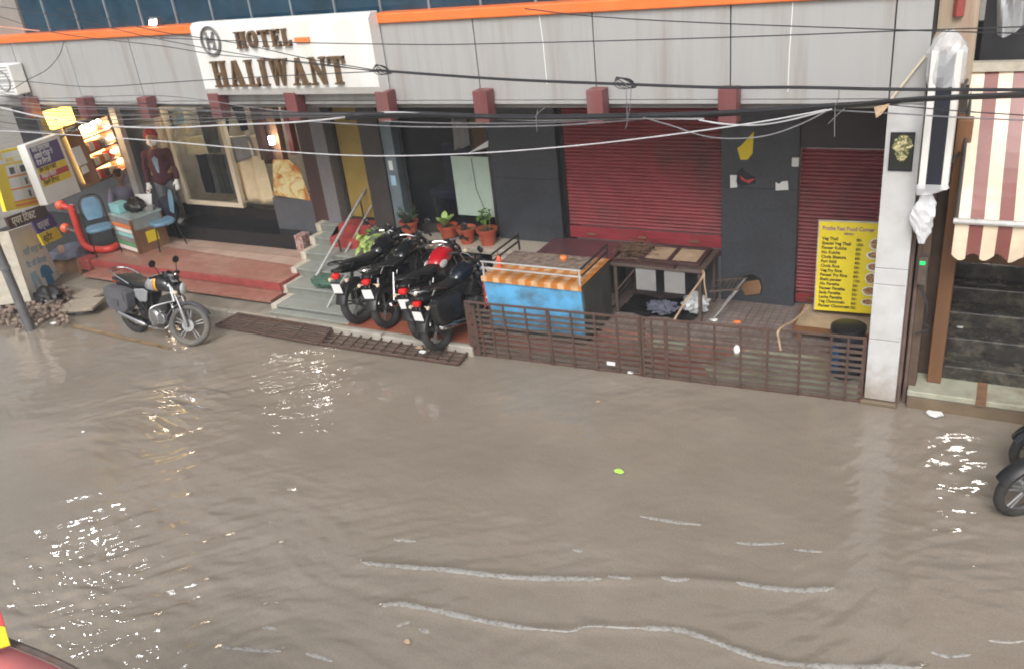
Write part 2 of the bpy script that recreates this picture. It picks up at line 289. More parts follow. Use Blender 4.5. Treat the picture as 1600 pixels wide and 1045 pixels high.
# ---------------------------------------------------------------- mesh helpers
OFF = {}
class MB:
    def __init__(s): s.v = []; s.f = []; s.mi = []; s.cur = 0
    def add(s, vs, fs):
        n = len(s.v); s.v += [tuple(v) for v in vs]; s.f += [tuple(i + n for i in f) for f in fs]; s.mi += [s.cur] * len(fs); return s
    def box(s, x0, x1, y0, y1, z0, z1):
        vs = [(x0, y0, z0), (x1, y0, z0), (x1, y1, z0), (x0, y1, z0), (x0, y0, z1), (x1, y0, z1), (x1, y1, z1), (x0, y1, z1)]
        return s.add(vs, [(0, 3, 2, 1), (4, 5, 6, 7), (0, 1, 5, 4), (1, 2, 6, 5), (2, 3, 7, 6), (3, 0, 4, 7)])
    def obox(s, c, size, rz=0, rx=0, ry=0):
        M = Matrix.Translation(c) @ Matrix.Rotation(rz, 4, 'Z') @ Matrix.Rotation(ry, 4, 'Y') @ Matrix.Rotation(rx, 4, 'X')
        a, b, d = [q / 2 for q in size]
        vs = [M @ Vector(p) for p in ((-a, -b, -d), (a, -b, -d), (a, b, -d), (-a, b, -d), (-a, -b, d), (a, -b, d), (a, b, d), (-a, b, d))]
        return s.add(vs, [(0, 3, 2, 1), (4, 5, 6, 7), (0, 1, 5, 4), (1, 2, 6, 5), (2, 3, 7, 6), (3, 0, 4, 7)])
    def prism(s, poly, vec):
        n = len(poly); vec = Vector(vec); a = [Vector(p) for p in poly]; b = [p + vec for p in a]
        nn = Vector((0, 0, 0))
        for i in range(n): nn += (a[i] - a[0]).cross(a[(i + 1) % n] - a[0])
        fl = nn.dot(vec) > 0
        fs = [tuple(range(n))[::-1] if fl else tuple(range(n)), tuple(range(n, 2 * n)) if fl else tuple(range(n, 2 * n))[::-1]]
        for i in range(n):
            j = (i + 1) % n
            fs.append((i, j, n + j, n + i) if fl else (j, i, n + i, n + j))
        return s.add(a + b, fs)
    def loft(s, rings, closed=True, caps=True):
        n = len(rings[0]); vs = [p for r in rings for p in r]; fs = []
        for k in range(len(rings) - 1):
            for i in range(n if closed else n - 1):
                j = (i + 1) % n; fs.append((k * n + i, k * n + j, (k + 1) * n + j, (k + 1) * n + i))
        if caps and closed:
            fs.append(tuple(range(n))[::-1]); fs.append(tuple((len(rings) - 1) * n + i for i in range(n)))
        return s.add(vs, fs)
    def tube(s, pts, r, n=8, caps=True, closed=False):
        pts = [Vector(p) for p in pts]; m_ = len(pts); rr = r if isinstance(r, (list, tuple)) else [r] * m_
        rings = []; up = None
        for i in range(m_):
            if closed: t = pts[(i + 1) % m_] - pts[i - 1]
            else: t = pts[min(i + 1, m_ - 1)] - pts[max(i - 1, 0)]
            t.normalize()
            if up is None:
                up = Vector((0, 0, 1)) if abs(t.z) < .9 else Vector((1, 0, 0))
            u = (up - t * up.dot(t)).normalized(); w = t.cross(u); up = u
            rings.append([pts[i] + (u * math.cos(2 * math.pi * k / n) + w * math.sin(2 * math.pi * k / n)) * rr[i] for k in range(n)])
        if closed: rings.append(rings[0])
        return s.loft(rings, True, caps and not closed)
    def lathe(s, prof, c=(0, 0, 0), axis='Z', n=20, M=None):
        A = {'Z': Matrix.Identity(3), 'X': Matrix(((0, 0, 1), (1, 0, 0), (0, 1, 0))), 'Y': Matrix(((0, 1, 0), (0, 0, 1), (1, 0, 0)))}[axis]
        if M: A = M @ A
        c = Vector(c); rings = []
        for r, z in prof:
            rings.append([c + A @ Vector((r * math.cos(2 * math.pi * k / n), r * math.sin(2 * math.pi * k / n), z)) for k in range(n)])
        return s.loft(rings, True, True)
    def torus(s, c, R, r, axis='Y', n=32, k=10, sy=1.0):
        c = Vector(c); rings = []
        for i in range(n + 1):
            a = 2 * math.pi * i / n; ring = []
            for j in range(k):
                b = 2 * math.pi * j / k; rad = R + r * math.cos(b); h = r * sy * math.sin(b)
                p = (rad * math.cos(a), h, rad * math.sin(a)) if axis == 'Y' else ((rad * math.cos(a), rad * math.sin(a), h) if axis == 'Z' else (h, rad * math.cos(a), rad * math.sin(a)))
                ring.append(c + Vector(p))
            rings.append(ring)
        return s.loft(rings, True, False)
    def xform(s, fn, start=0):
        s.v[start:] = [tuple(fn(Vector(p))) for p in s.v[start:]]; return s
    def build(s, name, material, parent=None, smooth=False, bevel=0.0, sub=0, origin=True, loc=None):
        me = bpy.data.meshes.new(name)
        if parent is not None: off = OFF.get(parent, Vector((0, 0, 0)))
        elif loc is not None: off = Vector(loc)
        else:
            a = np.array(s.v); off = Vector(((a[:, 0].min() + a[:, 0].max()) / 2, (a[:, 1].min() + a[:, 1].max()) / 2, a[:, 2].min())) if origin else Vector((0, 0, 0))
        vs = [(p[0] - off.x, p[1] - off.y, p[2] - off.z) for p in s.v]
        me.from_pydata(vs, [], s.f); me.update()
        o = bpy.data.objects.new(name, me); COL.objects.link(o)
        for mm in (material if isinstance(material, (list, tuple)) else [material]): me.materials.append(mm)
        if any(s.mi): me.polygons.foreach_set('material_index', s.mi)
        bmx = bmesh.new(); bmx.from_mesh(me); bmesh.ops.recalc_face_normals(bmx, faces=bmx.faces); bmx.to_mesh(me); bmx.free()
        if smooth:
            me.shade_smooth(); me.set_sharp_from_angle(angle=R_(38))
        if parent is not None: o.parent = parent; OFF[o] = off
        else: o.location = off; OFF[o] = off
        if bevel:
            b = o.modifiers.new('b', 'BEVEL'); b.width = bevel; b.segments = 2; b.limit_method = 'ANGLE'; b.angle_limit = R_(40)
        if sub:
            b = o.modifiers.new('s', 'SUBSURF'); b.levels = sub; b.render_levels = sub; me.shade_smooth()
        return o
def tag(o, label=None, cat=None, group=None, kind=None):
    if label: o['label'] = label
    if cat: o['category'] = cat
    if group: o['group'] = group
    if kind: o['kind'] = kind
    return o
def thing(name, label, cat, loc=(0, 0, 0), group=None):
    o = bpy.data.objects.new(name, None); COL.objects.link(o); o.location = loc; OFF[o] = Vector(loc); o.empty_display_size = .1
    return tag(o, label, cat, group)
def struct(o): o['kind'] = 'structure'; return o
def text_mesh(name, txt, size, material, M, parent=None, depth=.003, align='LEFT', bold=0.0, sx=1.0, off=None):
    cu = bpy.data.curves.new(name, 'FONT'); cu.body = txt; cu.size = size; cu.extrude = depth; cu.align_x = align; cu.offset = bold; cu.resolution_u = 3
    ob = bpy.data.objects.new(name, cu); COL.objects.link(ob)
    dg = bpy.context.evaluated_depsgraph_get(); dg.update()
    me = bpy.data.meshes.new_from_object(ob.evaluated_get(dg)); bpy.data.objects.remove(ob); bpy.data.curves.remove(cu)
    me.transform(Matrix.Diagonal((sx, 1, 1, 1))); me.transform(M)
    o = off if off is not None else (OFF.get(parent, Vector((0, 0, 0))) if parent else Vector((0, 0, 0)))
    me.transform(Matrix.Translation(-o)); me.name = name
    me.materials.clear(); me.materials.append(material)
    r = bpy.data.objects.new(name, me); COL.objects.link(r)
    if parent: r.parent = parent; OFF[r] = o
    return r
def join(name, objs):
    """Merge text pieces of one sign into a single mesh part."""
    bmx = bmesh.new(); mats = []
    for o in objs:
        idx = {}
        for k, mm in enumerate(o.data.materials):
            if mm not in mats: mats.append(mm)
            idx[k] = mats.index(mm)
        st = len(bmx.faces); bmx.from_mesh(o.data); bmx.faces.ensure_lookup_table()
        for f in bmx.faces[st:]: f.material_index = idx.get(f.material_index, 0)
    me = bpy.data.meshes.new(name); bmx.to_mesh(me); bmx.free()
    for mm in mats: me.materials.append(mm)
    keep = objs[0]; par = keep.parent; off = OFF.get(keep)
    r = bpy.data.objects.new(name, me); COL.objects.link(r); r.parent = par; OFF[r] = off
    for o in objs: bpy.data.objects.remove(o)
    return r
def frame_of(p0, px, pz):
    """4x4 frame on a flat board: origin p0, x towards px, y (up) towards pz, z out of it."""
    x = (Vector(px) - Vector(p0)).normalized(); y = Vector(pz) - Vector(p0); y = (y - x * y.dot(x)).normalized(); z = x.cross(y)
    M = Matrix.Identity(4)
    for i in range(3): M[i][0] = x[i]; M[i][1] = y[i]; M[i][2] = z[i]; M[i][3] = p0[i]
    return M
class Board:
    """A flat board from its four corners (bottom left, bottom right, top right, top left)."""
    def __init__(s, bl, br, tr, tl):
        s.c = [Vector(p) for p in (bl, br, tr, tl)]; s.n = (s.c[1] - s.c[0]).cross(s.c[3] - s.c[0]).normalized()
    def at(s, u, v, h=0.0):
        a = s.c[0].lerp(s.c[1], u); b = s.c[3].lerp(s.c[2], u); return a.lerp(b, v) + s.n * h
    def quad(s, mb, u0, u1, v0, v1, h, t=.003):
        mb.prism([s.at(u0, v0, h), s.at(u1, v0, h), s.at(u1, v1, h), s.at(u0, v1, h)], s.n * t)
    def fr(s, u, v, h): return frame_of(s.at(u, v, h), s.at(u + .1, v, h), s.at(u, v + .1, h))
    def w(s): return (s.c[1] - s.c[0]).length
    def h(s): return (s.c[3] - s.c[0]).length
def catmull(pts, n=8):
    pts = [Vector(p) for p in pts]; P = [pts[0] * 2 - pts[1]] + pts + [pts[-1] * 2 - pts[-2]]; out = []
    for i in range(1, len(P) - 2):
        for k in range(n):
            t = k / n; a, b, c, d = P[i - 1], P[i], P[i + 1], P[i + 2]
            out.append(.5 * ((2 * b) + (c - a) * t + (2 * a - 5 * b + 4 * c - d) * t * t + (3 * b - a - 3 * c + d) * t ** 3))
    out.append(pts[-1]); return out
def blob(name, caps, material, parent, voxel=.012, smooth_it=2):
    """One continuous surface grown over tapered limbs (p0, r0, p1, r1)."""
    mb = MB()
    for p0, r0, p1, r1 in caps:
        p0 = Vector(p0); p1 = Vector(p1); d = p1 - p0; L = max(d.length, 1e-4); d = d / L
        u = d.orthogonal().normalized(); w = d.cross(u); rings = []; n = 12
        prof = [(r0 * math.sin(a), -r0 * math.cos(a)) for a in (.15, .5, .9, 1.3)] + [(r0, 0), (r1, L)] + [(r1 * math.cos(a), L + r1 * math.sin(a)) for a in (.27, .67, 1.07, 1.42)]
        for r, z in prof: rings.append([p0 + d * z + (u * math.cos(2 * math.pi * k / n) + w * math.sin(2 * math.pi * k / n)) * r for k in range(n)])
        mb.loft(rings)
    o = mb.build(name, material, parent)
    r = o.modifiers.new('r', 'REMESH'); r.mode = 'VOXEL'; r.voxel_size = voxel; r.use_smooth_shade = True
    if smooth_it:
        q = o.modifiers.new('sm', 'SMOOTH'); q.iterations = smooth_it; q.factor = .5
    return o

# ---------------------------------------------------------------- water, ground
def vnoise(x, y, seed):
    g = np.random.default_rng(seed).random((64, 64)); xi = np.floor(x).astype(int); yi = np.floor(y).astype(int)
    fx = x - xi; fy = y - yi; fx = fx * fx * (3 - 2 * fx); fy = fy * fy * (3 - 2 * fy)
    a = g[xi % 64, yi % 64]; b = g[(xi + 1) % 64, yi % 64]; c = g[xi % 64, (yi + 1) % 64]; d = g[(xi + 1) % 64, (yi + 1) % 64]
    return (a * (1 - fx) + b * fx) * (1 - fy) + (c * (1 - fx) + d * fx) * fy
WV = [(.085 * (7.5 ** rng.random()), rng.uniform(0, 6.28), rng.uniform(-1, 1)) for _ in range(40)]
RIDGES = [[(565, 880), (620, 886), (700, 892), (800, 903), (870, 905), (940, 906), (1040, 905), (1150, 912), (1200, 920), (1260, 923), (1302, 920)],
          [(597, 950), (620, 945), (680, 955), (760, 972), (840, 985), (890, 988), (920, 980), (1000, 982), (1060, 985), (1100, 998), (1150, 1017), (1200, 1033), (1280, 1042), (1440, 1044)]]
RP = [np.array([tuple(p)[:2] for p in catmull([gz(*q) for q in r], 6)]) for r in RIDGES]
CHOP = [(gz(300, 620), .95, 1.3), (gz(500, 590), .6, 1.2), (gz(150, 890), .95, 1.35), (gz(1500, 740), .8, 1.1), (gz(200, 1010), 1.3, 1.2)]
def water_h(X, Y):
    X = np.asarray(X, float); Y = np.asarray(Y, float); h = np.zeros_like(X)
    wx = X + .5 * vnoise(X * .9 + 31, Y * .9 + 17, 3); wy = Y + .5 * vnoise(X * .9 + 11, Y * .9 + 47, 4)
    amp = .17 + .62 * vnoise(X * .35 + 20, Y * .5 + 20, 5) ** 2
    for c, rad, a in CHOP: amp = amp + a * np.exp(-((X - c.x) ** 2 + (Y - c.y) ** 2 * 1.0) / (rad * rad))
    for lam, ph, t in WV:
        ang = 1.9 + t * .75
        h += .0036 * lam * np.sin((wx * math.cos(ang) + wy * math.sin(ang)) * 2 * math.pi / lam + ph)
    h *= amp
    h += .006 * (vnoise(X * 1.7 + 9, Y * 2.6 + 5, 8) - .5)
    for r in RP:
        d = np.full(X.shape, 9.0)
        for i in range(0, len(r) - 1):
            ax, ay = r[i]; bx, by = r[i + 1]; L = (bx - ax) ** 2 + (by - ay) ** 2 + 1e-9
            msk = (np.abs(X - ax) < .6) & (np.abs(Y - ay) < .6)
            if not msk.any(): continue
            x = X[msk]; y = Y[msk]; t = np.clip(((x - ax) * (bx - ax) + (y - ay) * (by - ay)) / L, 0, 1)
            dd = np.hypot(x - ax - t * (bx - ax), y - ay - t * (by - ay)); q = d[msk]; d[msk] = np.minimum(q, dd)
        h += .014 * np.exp(-(d / .055) ** 2)
    return h
def water_sheet():
    x = np.arange(-17, 2.6, .023); y = np.arange(1.2, 8.75, .023)
    X, Y = np.meshgrid(x, y); H = water_h(X, Y)
    nx, ny = len(x), len(y); v = np.stack([X.ravel(), Y.ravel(), H.ravel()], 1)
    i = np.arange(ny - 1)[:, None] * nx + np.arange(nx - 1)[None, :]; i = i.ravel()
    f = np.stack([i, i + 1, i + nx + 1, i + nx], 1)
    me = bpy.data.meshes.new('flood_water'); me.vertices.add(len(v)); me.vertices.foreach_set('co', v.ravel())
    me.loops.add(f.size); me.loops.foreach_set('vertex_index', f.ravel()); me.polygons.add(len(f))
    me.polygons.foreach_set('loop_start', np.arange(0, f.size, 4)); me.update(calc_edges=True); me.shade_smooth()
    o = bpy.data.objects.new('flood_water', me); COL.objects.link(o); struct(o)
    M = mat('muddy_water', (.232, .199, .160), .055, var=.06, scale=.9, dirt=(.285, .25, .21), damt=.5, dscale=.45, spec=.5, rvar=0)
    nt = M.node_tree; N = nt.nodes; L = nt.links; b = N['Principled BSDF']; b.inputs['IOR'].default_value = 1.52
    tc = N.new('ShaderNodeTexCoord'); mp = N.new('ShaderNodeMapping'); mp.inputs['Scale'].default_value = (1, 1.5, 1); mp.inputs['Rotation'].default_value = (0, 0, .3)
    L.new(tc.outputs['Object'], mp.inputs[0])
    n = N.new('ShaderNodeTexNoise'); n.inputs['Scale'].default_value = 7; n.inputs['Detail'].default_value = 4; n.inputs['Distortion'].default_value = .8; L.new(mp.outputs[0], n.inputs['Vector'])
    bp = N.new('ShaderNodeBump'); bp.inputs['Strength'].default_value = .09; bp.inputs['Distance'].default_value = .03; L.new(n.outputs[0], bp.inputs['Height']); L.new(bp.outputs[0], b.inputs['Normal'])
    # coarse tarmac grains showing through where the water is shallow
    g = N.new('ShaderNodeTexNoise'); g.inputs['Scale'].default_value = 55; g.inputs['Detail'].default_value = 2; L.new(tc.outputs['Object'], g.inputs['Vector'])
    gr = N.new('ShaderNodeMapRange'); gr.inputs['From Min'].default_value = .35; gr.inputs['From Max'].default_value = .65; gr.inputs['To Min'].default_value = .93; gr.inputs['To Max'].default_value = 1.06; L.new(g.outputs[0], gr.inputs['Value'])
    src = b.inputs['Base Color'].links[0].from_socket; mx = N.new('ShaderNodeMix'); mx.data_type = 'RGBA'; mx.blend_type = 'MULTIPLY'; mx.inputs[0].default_value = 1
    L.new(src, mx.inputs['A']); L.new(gr.outputs[0], mx.inputs['B']); L.new(mx.outputs['Result'], b.inputs['Base Color'])
    me.materials.append(M)
    # the flood goes on up and down the street beyond the finely rippled stretch
    mb = MB(); z = -.012
    for a in ((-60, -17, -8, 8.75), (2.6, 40, -8, 8.75), (-17, 2.6, -8, 1.2)):
        mb.add([(a[0], a[2], z), (a[1], a[2], z), (a[1], a[3], z), (a[0], a[3], z)], [(0, 1, 2, 3)])
    struct(mb.build('street_water', M))
    struct(MB().add([(-70, -70, -.2), (70, -70, -.2), (70, 70, -.2), (-70, 70, -.2)], [(0, 1, 2, 3)]).build('ground', K['concrete']))
water_sheet()
def hz(x, y): return float(water_h(np.array([x]), np.array([y]))[0])
def foam_glare():  # pale strips of foam and of sky glare painted on wave crests
    mb = MB(); rr = random.Random(3)
    def strip(pts, w):
        P = catmull([gz(*q) for q in pts], 14); top = []; bot = []
        for i, p in enumerate(P):
            t = (P[min(i + 1, len(P) - 1)] - P[max(i - 1, 0)]).normalized(); nrm = Vector((-t.y, t.x, 0))
            e = min(1, i / 3, (len(P) - 1 - i) / 3); ww = w * (.25 + .75 * e) * rr.uniform(.65, 1.3)
            a = p + nrm * ww * .6; c = p - nrm * ww * .5
            top.append(a); bot.append(c)
        vs = []; fs = []
        for a, c in zip(top, bot):
            mth = (a + c) / 2
            for q in (a, mth, c): vs.append((q.x, q.y, hz(q.x, q.y) + (.006 if q is mth else .001)))
        for i in range(len(top) - 1):
            for k in (0, 1): fs.append((i * 3 + k, i * 3 + k + 1, i * 3 + k + 4, i * 3 + k + 3))
        mb.add(vs, fs)
    strip(RIDGES[0][:6], .048); strip([(950, 901), (968, 904), (987, 905)], .036); strip([(1033, 903), (1055, 908), (1077, 907)], .036); strip(RIDGES[0][7:], .05)
    strip(RIDGES[1][:5], .045); strip(RIDGES[1][4:8], .024); strip(RIDGES[1][7:], .045); strip([(1454, 1018), (1480, 1025), (1517, 1022)], .028); strip([(1545, 1000), (1575, 1003), (1600, 1001)], .02)
    for pts in ([(620, 978), (640, 972)], [(655, 983), (672, 988)], [(478, 1020), (500, 1026), (520, 1032)], [(410, 979), (432, 982)], [(345, 1010), (380, 1014), (440, 1018)], [(616, 843), (650, 846)], [(895, 858), (910, 861)], [(1000, 806), (1050, 815), (1095, 820)], [(1150, 848), (1185, 850), (1225, 848)], [(1240, 858), (1285, 862)]):
        strip(pts, .034)
    FM = mat('foam_glare', (.42, .405, .38), .4, var=.15, scale=30, alpha=.85); nt = FM.node_tree
    tc = nt.nodes.new('ShaderNodeTexCoord'); nz = nt.nodes.new('ShaderNodeTexNoise'); nz.inputs['Scale'].default_value = 26; nz.inputs['Detail'].default_value = 6; nz.inputs['Roughness'].default_value = .75
    nt.links.new(tc.outputs['Object'], nz.inputs['Vector']); ra = nt.nodes.new('ShaderNodeMapRange'); ra.inputs['From Min'].default_value = .26; ra.inputs['From Max'].default_value = .50; ra.inputs['To Max'].default_value = .75
    nt.links.new(nz.outputs[0], ra.inputs['Value']); nt.links.new(ra.outputs[0], nt.nodes['Principled BSDF'].inputs['Alpha'])
    tag(mb.build('foam_glare_lines', FM, smooth=True), kind='stuff')
foam_glare()
# ---------------------------------------------------------------- pavement and dirt
struct(MB().box(-13.6, -5.42, 8.22, 8.76, -.2, .12).build('pavement', K['concrete'], bevel=.012))
kb = MB(); rr = random.Random(5); x = -12.9
while x < -5.5:
    w = min(rr.uniform(.8, 1.15), -5.44 - x); kb.obox((x + w / 2, 8.185 + rr.uniform(-.008, .008), -.03 + rr.uniform(-.012, .008)), (w - .012, .085, .31), rr.uniform(-.008, .008)); x += w
struct(kb.build('kerb', K['kerb'], bevel=.018))
struct(MB().add([(-7.62, 8.25, .124), (-5.46, 8.25, .124), (-5.46, 8.72, .124), (-7.3, 8.72, .124)], [(0, 1, 2, 3)]).build('chequered_pavement', K['tactile']))
mb = MB(); n = 46; xs = np.linspace(-18, -10.9, 90); ys = np.linspace(6.3, 10.2, n)
vs = []; fs = []
for j, yy in enumerate(ys):
    for i, xx in enumerate(xs):
        e = (yy - 7.95) * .5 + (-xx - 12.7) * .32 + .22 * (vnoise(np.array([xx * 1.3 + 50]), np.array([yy * 1.3]), 11)[0] - .5)
        z = -.06 + .19 / (1 + math.exp(-4.5 * e)) + .03 * (vnoise(np.array([xx * 5 + 90]), np.array([yy * 5]), 12)[0] - .5)
        vs.append((xx, yy, z))
for j in range(n - 1):
    for i in range(89): fs.append((j * 90 + i, j * 90 + i + 1, j * 90 + i + 91, j * 90 + i + 90))
struct(mb.add(vs, fs).build('dirt_verge', K['dirt'], smooth=True))
# the faded yellow edge line of the road, just under the thin water
a = gz(108, 510, .02); b_ = gz(262, 545, .02)
struct(MB().prism([a, b_, b_ + Vector((0, .07, 0)), a + Vector((0, .07, 0))], (0, 0, .003)).build('road_marking', mat('faded_road_paint', (.34, .235, .13), .3, var=.3, scale=5, alpha=.6)))

# ---------------------------------------------------------------- the hotel
HOT = thing('hotel_building', 'long hotel building with a grey panelled canopy over dark tiled shopfronts', 'building', (-7, 10.2, 0))
JX = [-17.5, -15.8, -14.45, -13.1, -11.84, -10.51, -9.2, -7.8, -6.42, -5.06, -3.67, -2.28, -.86, -.562]
for i in range(len(JX) - 1):
    mb = MB().box(JX[i] + .006, JX[i + 1] - .006, 8.45 + .002 * (i % 2), 8.49, 3.135, 3.995)
    mb.build('fascia_panel', K['panel'], HOT, bevel=.004)
MB().box(-17.5, -.565, 8.435, 8.5, 3.095, 3.13).build('fascia_trim', K['panel'], HOT)
mb = MB(); mb.box(-17.5, -.57, 8.494, 8.66, 3.13, 4.0); mb.box(-17.5, -.57, 8.66, 10.4, 3.6, 4.04)
mb.build('canopy_core', K['darkback'], HOT)
MB().box(-17.5, -.57, 8.50, 10.4, 3.04, 3.094).build('canopy_soffit', K['soffit'], HOT)
for x0, x1 in ((-17.5, -9.16), (-6.35, -.56)):
    MB().box(x0, x1, 8.405, 8.645, 4.0, 4.105).build('canopy_edge', K['orange'], HOT, bevel=.012)
MB().tube([(-4.25, 8.445, 3.99), (-4.235, 8.445, 3.7), (-4.23, 8.445, 3.3)], .006, 6).build('sealant_drip', K['white'], HOT)
MB().tube([(-1.72, 8.445, 3.99), (-1.735, 8.445, 3.6), (-1.74, 8.445, 3.2)], .006, 6).build('sealant_drip', K['white'], HOT)
gl = MB().box(-12.92, -.57, 8.665, 8.72, 4.05, 5.6).build('glass_curtain_wall', K['blueglass'], HOT)
mb = MB()
for k in range(18):
    x_ = -12.36 + .665 * k; mb.box(x_ - .013, x_ + .013, 8.64, 8.664, 4.1, 5.6)
mb.box(-12.92, -.57, 8.63, 8.664, 5.1, 5.14); mb.build('mullions', K['mullion'], gl)
MB().box(-17.5, -12.93, 8.63, 8.9, 4.105, 5.5).build('upper_wall', K['greywall'], HOT)
MB().box(-17.5, -.57, 8.9, 12.8, 4.06, 5.58).build('upper_block', K['greywall'], HOT)
for bx in (-14.25, -12.95, -11.66, -10.36, -8.99, -7.68, -6.29, -4.97, -3.62, -2.26):
    zt = 3.27 if bx > -9.5 else 3.22
    MB().box(bx - .088, bx + .088, 8.26, 8.433, 2.93, zt).build('beam_bracket', K['bracket'], HOT, bevel=.006)
# tiled piers
MB().box(-6.05, -5.04, 10.16, 10.6, .3, 3.04).build('tiled_pier', K['tile'], HOT, bevel=.004)
P2 = MB().box(-2.85, -1.94, 10.16, 10.6, .16, 3.04).build('tiled_pier', K['tile'], HOT, bevel=.004)
MB().box(-5.038, -4.97, 10.24, 10.6, .8, 3.04).build('shutter_reveal', K['blackpl'], HOT)
MB().box(-1.938, -.60, 10.19, 10.6, 2.2, 3.04).build('shutter_box', mat('dark_maroon_box', (.045, .03, .035), .5), HOT)
def shutter(x0, x1, z0, z1, bar):
    mb = MB(); step = .048; n_ = int((z1 - z0 - bar) / step); k = 6; pts = []
    for i in range(n_):
        for j in range(k):
            t = j / k; pts.append((10.275 - .021 * abs(math.sin(math.pi * t)) ** .7, z0 + bar + (i + t) * step))
    vs = [(x, y, z) for (y, z) in pts for x in (x0, x1)]
    fs = [(2 * i, 2 * i + 1, 2 * i + 3, 2 * i + 2) for i in range(len(pts) - 1)]
    s = mb.add(vs, fs).build('roller_shutter', K['shutter'], HOT)
    q = MB().box(x0, x1, 10.235, 10.27, z0, z0 + bar - .004); q.box(x0, x1, 10.225, 10.235, z0 + bar * .42, z0 + bar * .5)
    q.build('bottom_bar', K['shutterbar'], s, bevel=.004)
    h = MB()
    for u in (.15, .5, .83): h.box(x0 + (x1 - x0) * u - .06, x0 + (x1 - x0) * u + .06, 10.205, 10.236, z0 + .06, z0 + .085)
    h.build('handle', K['brownwood'], s)
    return s
shutter(-4.97, -2.852, .87, 3.04, .17); shutter(-1.935, -.60, .24, 2.2, .12)
# white corner pillar with panel joints
wp = MB(); z = .06
for i, zz in enumerate((.75, 1.35, 1.52, 3.09)):
    wp.box(-.86, -.563, 8.436 + .002 * (i % 2), 8.86, z, zz - .006); z = zz
WP = wp.build('corner_pillar', K['whitepil'], HOT, bevel=.004)
nt = K['whitepil'].node_tree; bb = nt.nodes['Principled BSDF']; src = bb.inputs['Base Color'].links[0].from_socket
tc = nt.nodes.new('ShaderNodeTexCoord'); sx = nt.nodes.new('ShaderNodeSeparateXYZ'); nt.links.new(tc.outputs['Object'], sx.inputs[0])
nz = nt.nodes.new('ShaderNodeTexNoise'); nz.inputs['Scale'].default_value = 7; nz.inputs['Detail'].default_value = 8; nt.links.new(tc.outputs['Object'], nz.inputs['Vector'])
ad = nt.nodes.new('ShaderNodeMath'); ad.operation = 'MULTIPLY_ADD'; ad.inputs[1].default_value = 1.1; nt.links.new(nz.outputs[0], ad.inputs[0])
iv = nt.nodes.new('ShaderNodeMath'); iv.operation = 'MULTIPLY'; iv.inputs[1].default_value = -1.0; nt.links.new(sx.outputs[2], iv.inputs[0]); nt.links.new(iv.outputs[0], ad.inputs[2])
mr = nt.nodes.new('ShaderNodeMapRange'); mr.inputs['From Min'].default_value = .05; mr.inputs['From Max'].default_value = .55; mr.inputs['To Max'].default_value = .75; nt.links.new(ad.outputs[0], mr.inputs['Value'])
mx = nt.nodes.new('ShaderNodeMix'); mx.data_type = 'RGBA'; mx.inputs['B'].default_value = (.24, .18, .13, 1); nt.links.new(mr.outputs[0], mx.inputs[0]); nt.links.new(src, mx.inputs['A']); nt.links.new(mx.outputs['Result'], bb.inputs['Base Color'])
MB().box(-.853, -.57, 8.446, 8.85, -.1, 3.08).build('pillar_core', K['darkback'], WP)
MB().box(-.90, -.54, 8.40, 8.9, -.2, .05).build('pillar_foot', K['mudbrown'], WP, bevel=.02)
MB().box(-.595, -.47, 8.862, 10.6, -.1, 3.04).build('end_wall', K['warmwall'], HOT)
# floors
MB().box(-5.9, -.6, 9.02, 10.3, -.1, .2).build('tiled_floor', K['greytile'], HOT)
rf = MB().box(-5.35, -.9, 8.5, 9.018, -.1, .17).build('lower_floor', K['redtile'], HOT)
mb = MB(); mb.prism([(-2.5, 8.51, .172), (-.93, 8.51, .172), (-.93, 9.0, .172), (-2.15, 9.0, .172)], (0, 0, .006)); mb.prism([(-3.3, 8.72, .172), (-2.9, 8.72, .172), (-2.92, 8.98, .172), (-3.32, 8.98, .172)], (0, 0, .006))
mb.prism([(-2.45, 8.492, -.08), (-.93, 8.492, -.08), (-.93, 8.492, .17), (-2.6, 8.492, .17)], (0, -.006, 0))
mb.build('green_stone_patch', K['palegreen'], rf)
# shop sill and floor under the first shutter
MB().box(-5.2, -4.12, 9.42, 10.22, .8, .86).build('shop_floor', K['maroonfloor'], HOT, bevel=.006)
MB().box(-4.118, -2.852, 10.13, 10.22, .8, .86).build('shop_floor', K['maroonfloor'], HOT)
MB().box(-5.15, -4.15, 9.46, 10.2, .2, .798).build('shop_plinth', K['darkgrey'], HOT)
MB().box(-4.148, -2.9, 10.15, 10.21, .2, .798).build('shop_plinth', K['darkgrey'], HOT)
# pot ledge
L_ = MB().box(-7.9, -5.87, 9.72, 10.3, .72, .80).build('pot_ledge', K['beige'], HOT, bevel=.008)
MB().box(-7.85, -5.9, 9.98, 10.25, .1, .718).build('ledge_back', K['blackpl'], L_)
MB().box(-5.97, -5.872, 9.75, 9.97, .1, .718).build('ledge_support', K['creamstone'], L_)
MB().box(-5.86, -5.24, 9.73, 10.155, .735, .80).build('step_slab', K['beige'], HOT, bevel=.008)
MB().box(-5.84, -5.27, 9.77, 10.15, .1, .733).build('slab_base', K['creamstone'], HOT)
